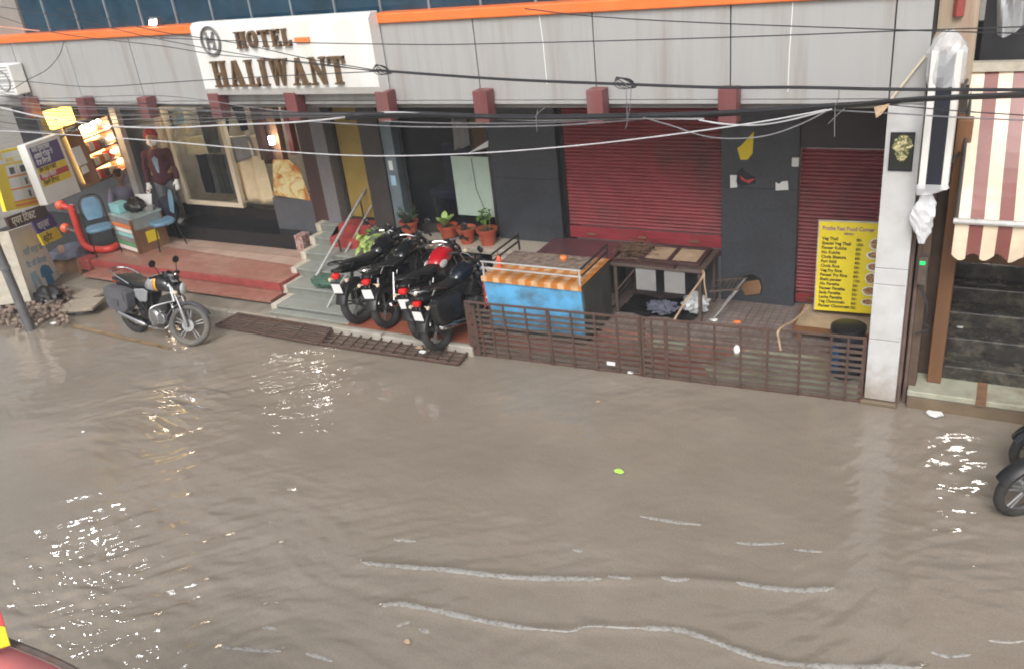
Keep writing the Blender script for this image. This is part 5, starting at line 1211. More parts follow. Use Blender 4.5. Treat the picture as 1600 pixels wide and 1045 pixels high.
# ---------------------------------------------------------------- bits fixed to the dark pier
def flat(name, label, cat, pts, Y, material, t=.004):
    P = [gy(x, y, Y) for x, y in pts]; return tag(MB().prism([(p.x, Y, p.z) for p in P], (0, -t, 0)).build(name, material), label, cat)
flat('torn_poster', 'torn yellow-orange poster flapping on the dark tiled pier', 'poster', [(1152, 232), (1158, 228), (1178, 206), (1176, 240), (1168, 250), (1157, 250)], 10.155, K['printyellow'])
flat('torn_sticker', 'torn navy and pink sticker below the yellow poster', 'sticker', [(1153, 268), (1160, 262), (1166, 270), (1181, 278), (1180, 287), (1160, 291), (1150, 285)], 10.155, K['lightboxblack'])
flat('sticker_scrap', 'pink curved scrap over the torn navy sticker', 'sticker', [(1156, 274), (1166, 282), (1181, 279), (1170, 287), (1158, 281)], 10.149, K['printred'], .002)
flat('meter_notice', 'narrow white notice at the left edge of the dark pier', 'notice', [(1141, 274), (1152, 274), (1152, 293), (1141, 294)], 10.155, K['paper'])
flat('paper_notice', 'ragged white paper notice stuck on the dark pier', 'notice', [(1212, 285), (1217, 288), (1222, 284), (1231, 283), (1232, 297), (1212, 298)], 10.155, K['paper'])
tag(MB().box(*[gy(1238, 250, 10.15).x, gy(1249, 250, 10.15).x], 10.12, 10.158, gy(1240, 260, 10.15).z, gy(1240, 246, 10.15).z).build('switch_box', K['paper'], bevel=.006), 'small white switch box on the right edge of the dark pier', 'switch box')
HO = thing('broken_hole', 'ragged hole broken in the dark pier and stuffed with brown board', 'hole', gy(1172, 448, 10.15))
P = [gy(x, y, 10.155) for x, y in ((1153, 440), (1160, 431), (1176, 429), (1188, 436), (1192, 450), (1189, 460), (1166, 464), (1156, 452))]
MB().prism([(p.x, 10.157, p.z) for p in P], (0, -.003, 0)).build('hole', K['blackpl'], HO)
P = [gy(x, y, 10.15) for x, y in ((1159, 441), (1186, 438), (1190, 450), (1187, 459), (1165, 462), (1158, 452))]
MB().prism([(p.x, 10.153, p.z) for p in P], (0, -.006, 0)).build('stuffing', K['brownwood'], HO)
q = [gy(x, y, 8.43) for x, y in ((1390, 207), (1428, 207), (1425, 267), (1387, 267))]
FP = thing('food_picture', 'dark framed picture of noodles on the white corner pillar', 'picture', q[3]); bd = Board((q[3].x, 8.434, q[3].z), (q[2].x, 8.434, q[3].z), (q[2].x, 8.434, q[1].z), (q[3].x, 8.434, q[0].z)); bd.n = V((0, -1, 0))
mb = MB(); bd.quad(mb, 0, 1, 0, 1, 0, .012); mb.build('frame', K['lightboxblack'], FP); mb = MB(); bd.quad(mb, .05, .95, .05, .97, .012, .002); mb.build('print', mat('dark_print', (.012, .014, .01), .4), FP)
ring = [bd.at(.53 + (.42 + .03 * math.sin(11 * t)) * math.cos(t) * (1.0 if math.sin(t) > 0 else .72), .60 + (.34 + .02 * math.sin(13 * t)) * math.sin(t), .015) for t in np.linspace(0, 6.283, 33)[:-1]]
MB().prism(ring, (0, -.002, 0)).build('noodles', K['noodles'], FP)
# ---------------------------------------------------------------- light box and polythene at the right
LB = thing('light_box_sign', 'tall black and white light box wrapped in polythene beside the white pillar', 'sign', (-.43, 8.3, 2.4))
MB().box(-.475, -.355, 8.19, 8.40, 2.42, 3.55).build('black_face', K['lightboxblack'], LB)
for xa, xb in ((-.535, -.477), (-.353, -.30)): MB().box(xa, xb, 8.18, 8.42, 2.40, 3.58).build('white_side', K['white'], LB, bevel=.006)
mb = MB(); rr = random.Random(2)
prof = [(3.28, .125, .125), (3.36, .135, .13), (3.45, .13, .13), (3.55, .13, .13), (3.61, .11, .12), (3.66, .085, .09), (3.70, .05, .06), (3.72, .02, .03)]
mb.loft([[V((-.42 + a * math.cos(t) * (1 + .28 * rr.random()), 8.30 + b * math.sin(t) * (1 + .28 * rr.random()), z + .02 * rr.random())) for t in np.linspace(.39, 6.67, 17)[:-1]] for z, a, b in prof], True, False); mb.build('polythene_wrap', K['plastic'], LB)
mb = MB(); mb.loft([[V((x, 8.17, 2.45)), V((x + .01, 8.16, 2.40 - .05 * math.sin(9 * x)))] for x in np.linspace(-.55, -.29, 9)], False, False); mb.build('polythene_tail', K['plastic'], LB, smooth=True)
for q in (((-.30, 8.35, 3.2), (-.27, 8.9, 3.2)), ((-.30, 8.35, 2.6), (-.25, 8.7, 2.6))): MB().tube(q, .015, 6).build('wall_bracket', K['darksteel'], LB)
mb = MB(); n = 10; rings = []
for k in range(n):
    t = k / (n - 1); z = 2.34 - .50 * t; w = .02 + .075 * math.sin(math.pi * min(1, t * 1.05)) ** .8; off_ = -.01 * math.sin(3 * t)
    rings.append([V((-.465 + off_ + w * math.cos(a) * (1 + .22 * math.sin(3 * a + k) + .10 * math.sin(7 * a)), 8.33 + .5 * w * math.sin(a), z)) for a in np.linspace(0, 6.283, 15)[:-1]])
mb.loft(rings); mb.v = [(v[0] + rr.uniform(-.008, .008), v[1] + rr.uniform(-.008, .008), v[2]) for v in mb.v]; tag(mb.build('plastic_bag', K['plasticw']), 'white plastic bag hanging under the tall light box', 'bag')
mb = MB(); vs = []; n = 16
tl_ = gy(1536, -30, 8.9); 
for j in range(n):
    for i in range(n):
        u, v = i / 15, j / 15; w = .34 * (1 - .35 * v) ; xx = gy(1538, 0, 8.9).x + .03 + u * w + .10 * v; zz = 4.35 - .78 * v + .10 * u * v
        vs.append((xx, 8.95 + .05 * math.sin(7 * u + 3 * v) + .03 * math.sin(15 * u - 5 * v), zz - .05 * math.sin(math.pi * u) * v))
mb.add(vs, [(j * n + i, j * n + i + 1, j * n + i + n + 1, j * n + i + n) for j in range(n - 1) for i in range(n - 1)])
tag(mb.build('polythene_sheet', K['plastic'], smooth=True), 'crumpled clear polythene sheet hanging above the striped awning', 'sheet')
mb = MB(); a = gy(1446, 88, 8.43); b_ = gy(1393, 155, 8.43); mb.tube([a, b_], .012, 8); tag(mb.build('pale_conduit', K['cream']), 'short pale conduit running diagonally across the canopy end', 'conduit')
MBX = thing('meter_box', 'small grey meter box with a green light beside the brown post', 'meter box', (-.42, 8.5, 1.6))
MB().box(-.475, -.40, 8.44, 8.54, 1.38, 1.66).build('case', K['greyiron'], MBX); MB().box(-.47, -.42, 8.43, 8.439, 1.585, 1.62).build('green_light', mat('green_lamp', (.02, .5, .12), .3, emit=(.03, .7, .2), estr=.5), MBX)
mb = MB(); mb.tube(catmull([(-.44, 8.45, 1.38), (-.36, 8.42, 1.15), (-.38, 8.44, 1.0), (-.33, 8.45, .92), (-.44, 8.46, .85)], 6), .012, 6); tag(mb.build('loose_cable', K['cable']), 'loose black cable dangling below the grey meter box', 'cable')
# ---------------------------------------------------------------- flower pots
def leafshape(mb, base, d, L, W, droop, n=6):
    d = V(d).normalized(); side = d.cross(V((0, 0, 1)));
    if side.length < .01: side = V((1, 0, 0))
    side.normalize(); rows = []
    for k in range(n + 1):
        t = k / n; p = base + d * L * t + V((0, 0, -droop * t * t * L)); w = W * math.sin(math.pi * min(1, t * .92 + .06)) ** .8
        rows.append([p - side * w + V((0, 0, .18 * w)), p, p + side * w + V((0, 0, .18 * w))])
    vs = [p for r in rows for p in r]; mb.add(vs, [(k * 3 + i, k * 3 + i + 1, k * 3 + i + 4, k * 3 + i + 3) for k in range(n) for i in (0, 1)])
def potted(label, c, kind, s=1.0, seed=1):
    T = thing('potted_plant', label, 'potted plant', c, 'red pots on the beige ledge'); c = V(c); rr = random.Random(seed)
    mb = MB(); mb.lathe([(0, 0), (.095 * s, 0), (.128 * s, .19 * s), (.145 * s, .19 * s), (.15 * s, .235 * s), (.137 * s, .235 * s), (.13 * s, .2 * s)], c, 'Z', 26); mb.build('pot', K['terracotta'], T, smooth=True)
    MB().lathe([(.131 * s, -.01), (.1 * s, .006), (0, .012)], c + V((0, 0, .2 * s)), 'Z', 18).build('soil', K['soil'], T, smooth=True)
    top = c + V((0, 0, .205 * s)); mb = MB(); st = MB()
    if kind == 'fern':
        for k in range(26):
            a = rr.uniform(0, 6.28); d = V((math.cos(a), math.sin(a), rr.uniform(.5, 2.0))).normalized(); L = rr.uniform(.16, .34); st.tube([top, top + d * L * .6, top + d * L + V((0, 0, -.05))], .003, 5)
            for q in range(9): leafshape(mb, top + d * L * (.25 + .08 * q), (rr.uniform(-1, 1), rr.uniform(-1, 1), rr.uniform(-.2, .7)), rr.uniform(.04, .08), .008, .4, 3)
        lm = 'leafdark'
    elif kind == 'broad':
        for k in range(8):
            a = rr.uniform(0, 6.28); b = top + V((math.cos(a) * .03 - .05, math.sin(a) * .03, .03 + rr.random() * .05)); st.tube([top + V((-.05, 0, 0)), b], .006, 5); leafshape(mb, b, (math.cos(a), math.sin(a), rr.uniform(.8, 1.9)), rr.uniform(.15, .22), .045, .25)
        lm = 'leafpale'
    elif kind == 'stalk':
        for k in range(3):
            x = .05 * (k - 1); h = .18 + .1 * rr.random(); st.tube([top + V((x, 0, 0)), top + V((x * 1.4, .02, h))], .008, 6)
            for q in range(6):
                a = rr.uniform(0, 6.28); leafshape(mb, top + V((x * 1.3, .02, h * (.5 + .1 * q))), (math.cos(a), math.sin(a), rr.uniform(.2, .9)), rr.uniform(.12, .18), .03, .5)
        lm = 'leaf'
    else:
        for k in range(3):
            a = rr.uniform(0, 6.28); leafshape(mb, top + V((rr.uniform(-.06, .06), rr.uniform(-.05, .05), .01)), (math.cos(a), math.sin(a), .3), .1, .02, .4)
        lm = 'brownwood'
    if st.v: st.build('stem', K['stem'], T)
    mb.build('leaves', K[lm], T, smooth=True)
pz = .80
def pb(px, py): 
    p = gz(px, py, pz); return (p.x, min(p.y, 10.0), pz)
def pot_at(px): 
    p = gy(px, 350, 10.0); return (p.x, 9.98, pz)
potted('red pot with a wispy dark green plant, next to the entrance post', pot_at(640), 'fern', 1.0, 3)
potted('red pot with broad pale green leaves on the beige ledge', (pot_at(703)[0], 9.93, pz), 'broad', 1.0, 4)
potted('red pot of bare soil with withered leaves on the beige ledge', (pot_at(733)[0], 9.90, pz), 'bare', .98, 5)
potted('red pot with tall leafy stalks, nearest the dark tiled pier', (pot_at(765)[0], 9.90, pz), 'stalk', 1.02, 6)
HP = thing('leafy_plant', 'bushy pale green plant on the stairs behind the black motorbikes', 'plant', (-7.62, 9.6, .59)); mb = MB(); pc = gy(584, 385, 9.6); rr = random.Random(8); st = MB()
for k in range(60):
    a = rr.uniform(0, 6.28); el = rr.uniform(-.1, 1.5); r = rr.uniform(.05, .2); b = V((pc.x + r * math.cos(a), 9.60 + r * math.sin(a) * .8, pc.z - .08 + .30 * rr.random())); leafshape(mb, b, (math.cos(a) + rr.uniform(-.5, .5), math.sin(a) + rr.uniform(-.5, .5), rr.uniform(-.2, .9)), rr.uniform(.10, .17), .052, .7)
    if k % 6 == 0: st.tube([(pc.x, 9.6, .60), b], .006, 5)
mb.build('leaves', K['leafpale'], HP, smooth=True); st.build('stem', K['stem'], HP)
# ---------------------------------------------------------------- stair rail, carpet, tarpaulin
HR = thing('stair_handrail', 'bare steel handrail running down the grey stone stairs', 'handrail', (-8.3, 9.2, .2)); mb = MB()
A0, A1 = V((-8.72, 8.47, .80)), V((-8.18, 10.02, 1.72)); B0, B1 = V((-8.62, 8.45, .55)), V((-8.10, 10.02, 1.48))
a0 = gx(489, 441, -8.62); a1 = gx(580, 280, -8.45); b0 = gx(502, 464, -8.55); b1 = gx(598, 290, -8.38)
mb.tube([a0, a1], .022, 10); mb.build('top_rail', K['steel'], HR, smooth=True); mb = MB(); mb.tube([b0, b1], .016, 10); mb.build('lower_rail', K['steel'], HR, smooth=True)
for t, sz in ((.08, .15), (.42, .46), (.8, .72)):
    p = a0.lerp(a1, t); q = b0.lerp(b1, t); MB().tube([(p.x, p.y, sz), p], .014, 8).build('post', K['darksteel'], HR, smooth=True)
mb = MB(); p = gz(508, 487, .15); mb.tube([p, gy(526, 452, 8.7), gy(541, 430, 8.9)], .014, 8); mb.tube([p, gz(545, 470, .15)], .012, 8); mb.build('end_stay', K['steel'], HR, smooth=True)
mb = MB(); prof = [(9.0, .0)]; xx0 = gy(513, 366, 9.76).x; xx1 = xx0 + .62
cp = [V((0, 9.76, .56)), V((0, 9.765, .722)), V((0, 9.79, .732)), V((0, 10.005, .732)), V((0, 10.01, .858)), V((0, 10.04, .864)), V((0, 10.55, .864))]
mb.loft([[V((x, p.y, p.z)) for p in cp] + [V((x, p.y + .004, p.z + .008)) for p in cp[::-1]] for x in (xx0, (xx0 + xx1) / 2, xx1)])
tag(mb.build('red_carpet', K['carpet']), 'red carpet runner over the top stairs at the hotel door', 'carpet')
lump('green_tarpaulin', 'dark green tarpaulin bundle on the lower stairs under the handrail', 'tarpaulin', (-8.33, 8.92, .335), (.24, .14, .09), K['green'], 41, .5, 4)
# ---------------------------------------------------------------- boards at the left end
BN = V((.84, .54, 0)).normalized(); BP = V((-13.39, 7.52, .15))
def pboard(px4, back=0.0, n=BN):
    P = BP - n * back; return Board(*[gp(x, y, P, n) for x, y in px4])
bd = pboard([(75, 321), (127, 300), (91, 209), (39, 227)], -1.2)
LS = thing('hindi_light_box', 'white light box with purple, yellow and red Hindi lines', 'sign', bd.c[0]); mb = MB(); bd.quad(mb, 0, 1, 0, 1, -.12, .12); mb.build('box', K['white'], LS, bevel=.012); p_ = bd.at(.75, .85, -.10); MB().tube([p_, p_ + V((-.35, .9, .1))], .02, 8).build('bracket', K['darksteel'], LS)
for nm, mt, v0, v1, txt, col in (('purple_field', 'purple', .60, .93, None, None), ('yellow_line', 'printyellow', .495, .595, 'सिम कार्ड व फोटो', 'ink'), ('red_line', 'printred', .395, .49, 'मोबाईल रिचार्ज', 'paper'), ('yellow_line', 'printyellow', .285, .39, 'रेलवे टिकट', 'ink')):
    mb = MB(); bd.quad(mb, .06, .90, v0, v1, .001, .003); mb.build(nm, K[mt], LS)
    if txt:
        txt = txt.replace('टि', 'िट').replace('सि', 'िस').replace('रि', 'िर')
        text_mesh('lettering', txt, .085, K[col], bd.fr(.10, v0 + .028, .006), LS, .001, bold=.002, sx=.98 if len(txt) > 12 else 1.5)
for k, t in enumerate(('मनी ट्रान्सफर', 'आधार कार्ड से', 'पैसा निकाले')): text_mesh('lettering', t.replace('नि', 'िन'), .098, K['paper'], bd.fr(.10, .85 - .105 * k, .006), LS, .001, bold=.003, sx=1.12)
bd = pboard([(10, 331), (64, 320), (37, 228), (-16, 240)], -.95)
YS = thing('yellow_price_board', 'yellow board picturing phone accessories on white squares', 'sign', bd.c[0]); mb = MB(); bd.quad(mb, 0, 1, 0, 1, -.05, .05); mb.build('board', K['printyellow'], YS)
mb = MB(); bd.quad(mb, .28, .95, .86, .955, .001, .002); bd.quad(mb, .1, .9, .78, .85, .001, .002)
for r in range(3):
    for c in range(2): bd.quad(mb, .30 + .32 * c, .60 + .32 * c, .56 - .21 * r, .74 - .21 * r, .001, .002)
mb.build('white_squares', K['paper'], YS); mb = MB()
for r in range(3): bd.quad(mb, .28, .94, .535 - .21 * r, .555 - .21 * r, .001, .002)
bd.quad(mb, .28, .94, .04, .085, .001, .002); mb.build('orange_bars', K['printorange'], YS); mb = MB()
for r, c, a in ((0, 0, .07), (0, 1, .08), (1, 1, .03), (2, 1, .03)): 
    u = .45 + .32 * c; v = .65 - .21 * r; bd.quad(mb, u - a, u + a, v - .06, v + .05, .004, .002)
mb.build('product_pictures', K['darkgrey'], YS); text_mesh('lettering', 'MOBILE', .07, K['printyellow'], bd.fr(.36, .795, .004), YS, .001, bold=.002)
def board_txt(name, label, px4, m_, txt, size, tm, back=0.0, sx=1.2):
    b = pboard(px4, back); T = thing(name, label, 'sign', b.c[0]); mb = MB(); b.quad(mb, 0, 1, 0, 1, -.03, .03); mb.build('board', K[m_], T); text_mesh('lettering', txt, size, K[tm], b.fr(.08, .25, .003), T, .001, bold=.003, sx=sx); return T
board_txt('air_ticket_board', 'brown board with white Hindi words for air ticket', [(17, 359), (77, 337), (70, 319), (9, 341)], 'brownboard', 'एयर िटकट', .165, 'paper', -.42)
board_txt('purple_word_board', 'small indigo board with one white Hindi word', [(60, 366), (90, 352), (80, 333), (50, 346)], 'purple', 'चार्जर', .16, 'paper', -.30, 1.05)
board_txt('yellow_word_board', 'small yellow board with one dark Hindi word beside the dark cloth', [(69, 384), (98, 371), (88, 355), (60, 367)], 'printyellow', 'स्टेट', .14, 'ink', -.30, 1.35)
flatcol = [('green_strip', 'printgreen', [(55, 318), (70, 312), (60, 292), (48, 298)]), ('orange_strip', 'printorange', [(48, 298), (62, 292), (52, 268), (42, 272)])]
for nm, mt, p4 in flatcol:
    b = pboard(p4, -.44); mb = MB(); b.quad(mb, 0, 1, 0, 1, -.01, .01); tag(mb.build(nm, K[mt]), 'narrow %s board edge between the yellow board and the white light box' % nm.split('_')[0], 'sign')
bd = pboard([(51, 470), (102, 446), (52, 349), (14, 361)], 0)
CB = thing('tailor_board', 'off-white board with blue trousers and shirt leaning behind the grey pole', 'sign', bd.c[0]); mb = MB(); bd.quad(mb, 0, 1, 0, 1, -.03, .03); mb.build('board', K['board'], CB)
mb = MB(); bd2 = pboard([(50, 471), (20, 440), (-5, 380), (13, 361)], .02); bd.quad(mb, -.03, 0, 0, 1, -.6, .6); mb.build('side', K['creamstone'], CB)
text_mesh('lettering', 'यहाँ शर्ट की', .135, K['printblue2'], bd.fr(.20, .62, .003), CB, .001, bold=.002, sx=1.15); text_mesh('lettering', 'पैंट की सिलाई'.replace('सि', 'िस'), .125, K['printblue2'], bd.fr(.16, .44, .003), CB, .001, bold=.002, sx=1.1)
def shape(mb, pts, h=.003): mb.prism([bd.at(u, v, h) for u, v in pts], bd.n * .003)
mb = MB(); shape(mb, [(.17, .36), (.36, .37), (.42, .08), (.36, .07), (.28, .28), (.24, .06), (.17, .06)]); mb.build('trousers_picture', K['paleblue'], CB)
mb = MB(); shape(mb, [(.50, .36), (.58, .40), (.70, .40), (.80, .36), (.84, .24), (.76, .23), (.76, .08), (.54, .08), (.54, .23), (.46, .24)]); mb.build('shirt_picture', K['printblue'], CB)
PO = thing('utility_pole', 'galvanised steel pole rising from the water in front of the boards', 'pole', gz(50, 520)); b0 = gz(50, 520, -.05)
MB().tube([b0, b0 + V((-.10, .02, 1.5)), b0 + V((-.2, .04, 3.0)), b0 + V((-.36, .08, 6.5))], [.07, .065, .06, .055], 14).build('shaft', K['polegrey'], PO, smooth=True)
mb = MB()
for z in (1.05, 1.08): 
    c = b0 + V((-.075, .015, z)); mb.torus(c, .072, .008, 'Z', 18, 6)
for k in range(5): mb.tube([b0 + V((-.07, -.05, 1.05)), b0 + V((.10 + .05 * k, -.12 - .02 * k, 1.0 + .05 * k))], .004, 5)
mb.build('wire_tie', K['cablegrey'], PO)
MB().obox(b0 + V((-.16, -.07, 1.95)), (.10, .09, .16), 0).build('junction_box', K['greyiron'], PO)
# table with cloth, orange leg
BXN = thing('wooden_box', 'brown wooden box table beside the tailor board', 'box table', gz(105, 448, .15)); c = V((-14.02, 8.66, .06))
MB().obox(c + V((-.05, .2, .22)), (.5, .45, .44), R_(33)).build('body', K['brownwood'], BXN)
MB().tube([c + V((.36, .0, 0)), c + V((.26, .14, .45))], .035, 8).build('leg', K['orangewood'], BXN)
mb = MB(); n = 12; vs = []
for j in range(n):
    for i in range(n):
        u, v = i / 11 - .5, j / 11 - .5; p = V((u * .75, v * .7, 0)); p = Matrix.Rotation(R_(33), 3, 'Z') @ p; e = max(0, abs(u) - .33) * 1.9 + max(0, abs(v) - .33) * 1.9
        vs.append(c + V((-.05, .2, .455)) + p * (1 - .25 * e) + V((0, 0, -.34 * e + .02 * math.sin(9 * u + 4 * v))))
mb.add(vs, [(j * n + i, j * n + i + 1, j * n + i + n + 1, j * n + i + n) for j in range(n - 1) for i in range(n - 1)]); tag(mb.build('table_cloth', K['darkcloth'], smooth=True), 'slate blue cloth draped over the brown box table', 'cloth')
# red curved tube with two red lamps
RT = thing('red_tube_frame', 'curved red tube frame with two round orange-red lamps', 'frame', gz(145, 390, .38)); Yr = 9.02
pts = [gy(110, 322, Yr), gy(117, 342, Yr), gy(125, 366, Yr), gy(134, 384, Yr), V((gy(147, 388, Yr).x, Yr, .45)), V((gy(163, 384, Yr).x, Yr + .1, .45)), V((gy(186, 373, 9.4).x, 9.45, .45))]
MB().tube(catmull(pts, 6), .062, 10).build('tube', K['red'], RT, smooth=True)
for px, py in ((94, 321), (102, 357)):
    p = gy(px, py, Yr - .05); q = MB(); q.lathe([(0, -.09), (.055, -.075), (.085, -.02), (.09, .03), (.06, .07), (0, .085)], p, 'X', 16); q.build('lamp', K['orangered'], RT, smooth=True)
    q = MB(); q.tube([p + V((.05, 0, 0)), p + V((.2, .05, -.06)), p + V((.26, .06, -.1))], [.05, .045, .02], 8); q.build('lamp_arm', K['greyiron'] if px == 102 else K['red'], RT, smooth=True)
# chairs
def chair(label, c, rz):
    T = thing('dining_chair', label, 'chair', c, 'blue vinyl chairs by the counter'); c = V(c); Rz = Matrix.Rotation(rz, 3, 'Z'); W = lambda x, y, z: c + Rz @ V((x, y, z))
    mb = MB(); mb.loft([[W(x * .215 * k, y * .205 * k, z) for x, y in [(math.copysign(abs(math.cos(a)) ** .6, math.cos(a)), math.copysign(abs(math.sin(a)) ** .6, math.sin(a))) for a in np.linspace(0, 6.283, 21)[:-1]]] for k, z in ((.95, .415), (1, .43), (1, .455), (.93, .475))]); mb.build('seat', K['bluechair'], T, smooth=True)
    mb = MB(); mb.loft([[W(x, .19 + .05 * t, .55 + .36 * t), W(x, .215 + .05 * t, .55 + .36 * t)] for t in (0, 1) for x in (0,)] if False else [[W(w * math.sin(a), .205 + .16 * (z - .55) + d, z) for a, d in ((-1.2, -.0), (-.6, .012), (0, .018), (.6, .012), (1.2, 0), (.6, -.012), (0, -.006), (-.6, -.012))] for z, w in ((.56, .13), (.62, .15), (.75, .165), (.86, .15), (.93, .09))]); mb.build('backrest', K['bluechair'], T, smooth=True)
    mb = MB(); mb.tube(catmull([W(-.20, .18, .44), W(-.19, .21, .62), W(-.185, .255, .85), W(-.10, .27, .965), W(.10, .27, .965), W(.185, .255, .85), W(.19, .21, .62), W(.20, .18, .44)], 5), .012, 8); mb.build('back_frame', K['blackpl'], T, smooth=True)
    for sx in (-1, 1):
        MB().tube([W(sx * .18, -.17, .42), W(sx * .21, -.22, 0)], .012, 8).build('leg', K['blackpl'], T); MB().tube([W(sx * .19, .17, .44), W(sx * .21, .25, 0)], .012, 8).build('leg', K['blackpl'], T)
chair('blue vinyl chair beside the red tube frame, left of the counter', (-13.42, 9.12, .38), R_(60))
chair('blue vinyl chair at the right of the counter, before the standing man', (-12.42, 9.62, .38), R_(-25))
# the counter
CO = thing('shop_counter', 'glass-topped shop counter with posters in front of the seated man', 'counter', (-12.95, 9.45, .38)); cc = [V((-13.36, 9.32, .384)), V((-12.62, 9.16, .384)), V((-12.50, 9.72, .384)), V((-13.24, 9.88, .384))]
up = lambda p, z: V((p.x, p.y, z))
MB().prism([up(p, .384) for p in cc], (0, 0, .40)).build('body', K['brownwood'], CO)
MB().prism([up(p, .786) for p in cc], (0, 0, .20)).build('glass_case', mat('grey_counter_glass', (.30, .34, .33), .1, alpha=.8), CO)
MB().prism([up(cc[0].lerp(p, 1.02), .99) for p in cc], (0, 0, .03)).build('top', mat('counter_top_glass', (.36, .42, .41), .1), CO)
fb = Board(up(cc[1], .39), up(cc[2], .39), up(cc[2], .99), up(cc[1], .99)); fl = Board(up(cc[0], .39), up(cc[1], .39), up(cc[1], .99), up(cc[0], .99))
for b in (fb, fl):
    for u in (0, .96): mb = MB(); b.quad(mb, u, u + .04, 0, 1, .001, .008); mb.build('edging', K['orangewood'], CO)
mb = MB(); fb.quad(mb, .34, .72, .22, .55, .003, .002); mb.build('yellow_notice', K['printyellow'], CO)
for k, mt in enumerate(('board', 'printgreen', 'greypaper', 'teal', 'board', 'printorange', 'greypaper')):
    mb = MB(); fl.quad(mb, .06 + .03 * (k % 2), .93, .04 + .135 * k, .155 + .135 * k, .003, .002); mb.build('label_card', K[mt], CO)
tag(MB().obox((-13.18, 9.47, 1.10), (.34, .24, .15), R_(-12)).build('cyan_box', K['teal'], bevel=.01), 'cyan box on the left of the shop counter', 'box')
lump('black_bag', 'black bag on the counter top between the cyan box and paper sheets', 'bag', (-12.84, 9.5, 1.022), (.17, .14, .12), K['blackpl'], 51, .5, 4)
tag(MB().obox((-12.85, 9.72, 1.16), (.3, .012, .2), R_(20), R_(-25)).build('paper_sheet', K['paper']), 'white sheet held up on the counter behind the black bag', 'paper')
tag(MB().obox((-12.62, 9.62, 1.06), (.14, .11, .07), R_(30)).build('card_reader', K['greypaper'], bevel=.01), 'small grey device at the right end of the counter', 'device')
lump('dark_bag', 'dark slumped bag behind the counter near the standing man', 'bag', (-12.6, 9.98, .70), (.2, .15, .22), K['navy'], 52, .4, 4)
# lit wall shelf, lit sign, notices
SP = V((-13.6, 9.9, 0))
bd = Board(*[gp(x, y, SP, BN) for x, y in ((157, 284), (197, 264), (166, 181), (122, 198))])
SH = thing('lit_shelf', 'lamp-lit wall shelf of warm yellow goods in the left shop', 'shelf', bd.c[0]); mb = MB(); bd.quad(mb, 0, 1, 0, 1, -.26, .02); mb.build('lit_back', K['shelfglow'], SH)
mb = MB()
for v in (0, .24, .50, .76, 1.0): bd.quad(mb, 0, 1, v - .012, v + .012, -.238, .24)
bd.quad(mb, -.03, 0, -.012, 1.012, -.24, .245); bd.quad(mb, 1, 1.03, -.012, 1.012, -.24, .245); mb.build('shelf_boards', K['orangewood'], SH)
for p in [bd.at(u, .93, -.10) for u in (.12, .3, .5, .68, .86)] + [bd.at(.965, v, -.05) for v in (.15, .35, .6, .8)]:
    MB().lathe([(0, -.03), (.03, -.02), (.036, .01), (.015, .035), (0, .04)], p, 'Z', 10).build('bulb', K['lampwarm'], SH)
rr = random.Random(6); GL = [('paper', 'white goods box'), ('red', 'red goods box'), ('darkgrey', 'dark goods box'), ('board', 'cream goods box'), ('ochre', 'amber goods box')]
pos_ = {0: 'bottom shelf', 1: 'second shelf', 2: 'third shelf'}
for r, v in enumerate((.012, .252, .512)):
    for k in range(5):
        u0 = .05 + .18 * k; g = GL[(k + r * 2) % 5]; hh = rr.uniform(.1, .17); mb = MB(); bd.quad(mb, u0, u0 + .13, v, v + hh, -.2, .14)
        tag(mb.build('goods_box', K[g[0]], bevel=.004), '%s on the %s of the lit wall shelf' % (g[1], pos_[r]), 'box', 'goods on the lit wall shelf')
bd = Board(*[gp(x, y, SP + V((.55, -.75, 0)), BN) for x, y in ((88, 203), (121, 192), (111, 165), (75, 173))])
b2 = MB(); bd.quad(b2, 0, 1, 0, 1, -.10, .10); tag(b2.build('lit_yellow_sign', K['litsign'], bevel=.03), 'glowing yellow sign box high in the left shop', 'sign')
for nm, lb, p4, mt in (('wall_notice', 'tall white notice on the dark wall left of the lit shelf', [(123, 261), (137, 255), (125, 228), (111, 233)], 'paper'), ('small_notice', 'small square white notice below the tall one', [(131, 273), (140, 268), (135, 258), (127, 262)], 'board'), ('upper_notice', 'bright white notice above the others beside the lit shelf', [(106, 209), (122, 203), (118, 196), (103, 202)], 'paper')):
    b = Board(*[gp(x, y, SP + V((.1, -.05, 0)), BN) for x, y in p4]); mb = MB(); b.quad(mb, 0, 1, 0, 1, -.01, .01); tag(mb.build(nm, K[mt]), lb, 'notice')
mb = MB(); b = Board(*[gp(x, y, SP + V((.06, -.1, 0)), BN) for x, y in ((133, 305), (212, 268), (158, 150), (88, 172))]); b.quad(mb, 0, 1, 0, 1, -.34, .05); tag(mb.build('partition_wall', mat('grey_partition', (.10, .10, .105), .7, var=.2)), 'dark grey partition wall carrying the lit shelf', 'wall')
mb = MB(); p = gy(102, 300, 9.6); mb.lathe([(.045, 0), (.04, .6), (.045, .62)], (p.x, 9.6, .38), 'Z', 12); tag(mb.build('pale_pillar', K['board'], smooth=True), 'slim pale post behind the red lamps', 'post')
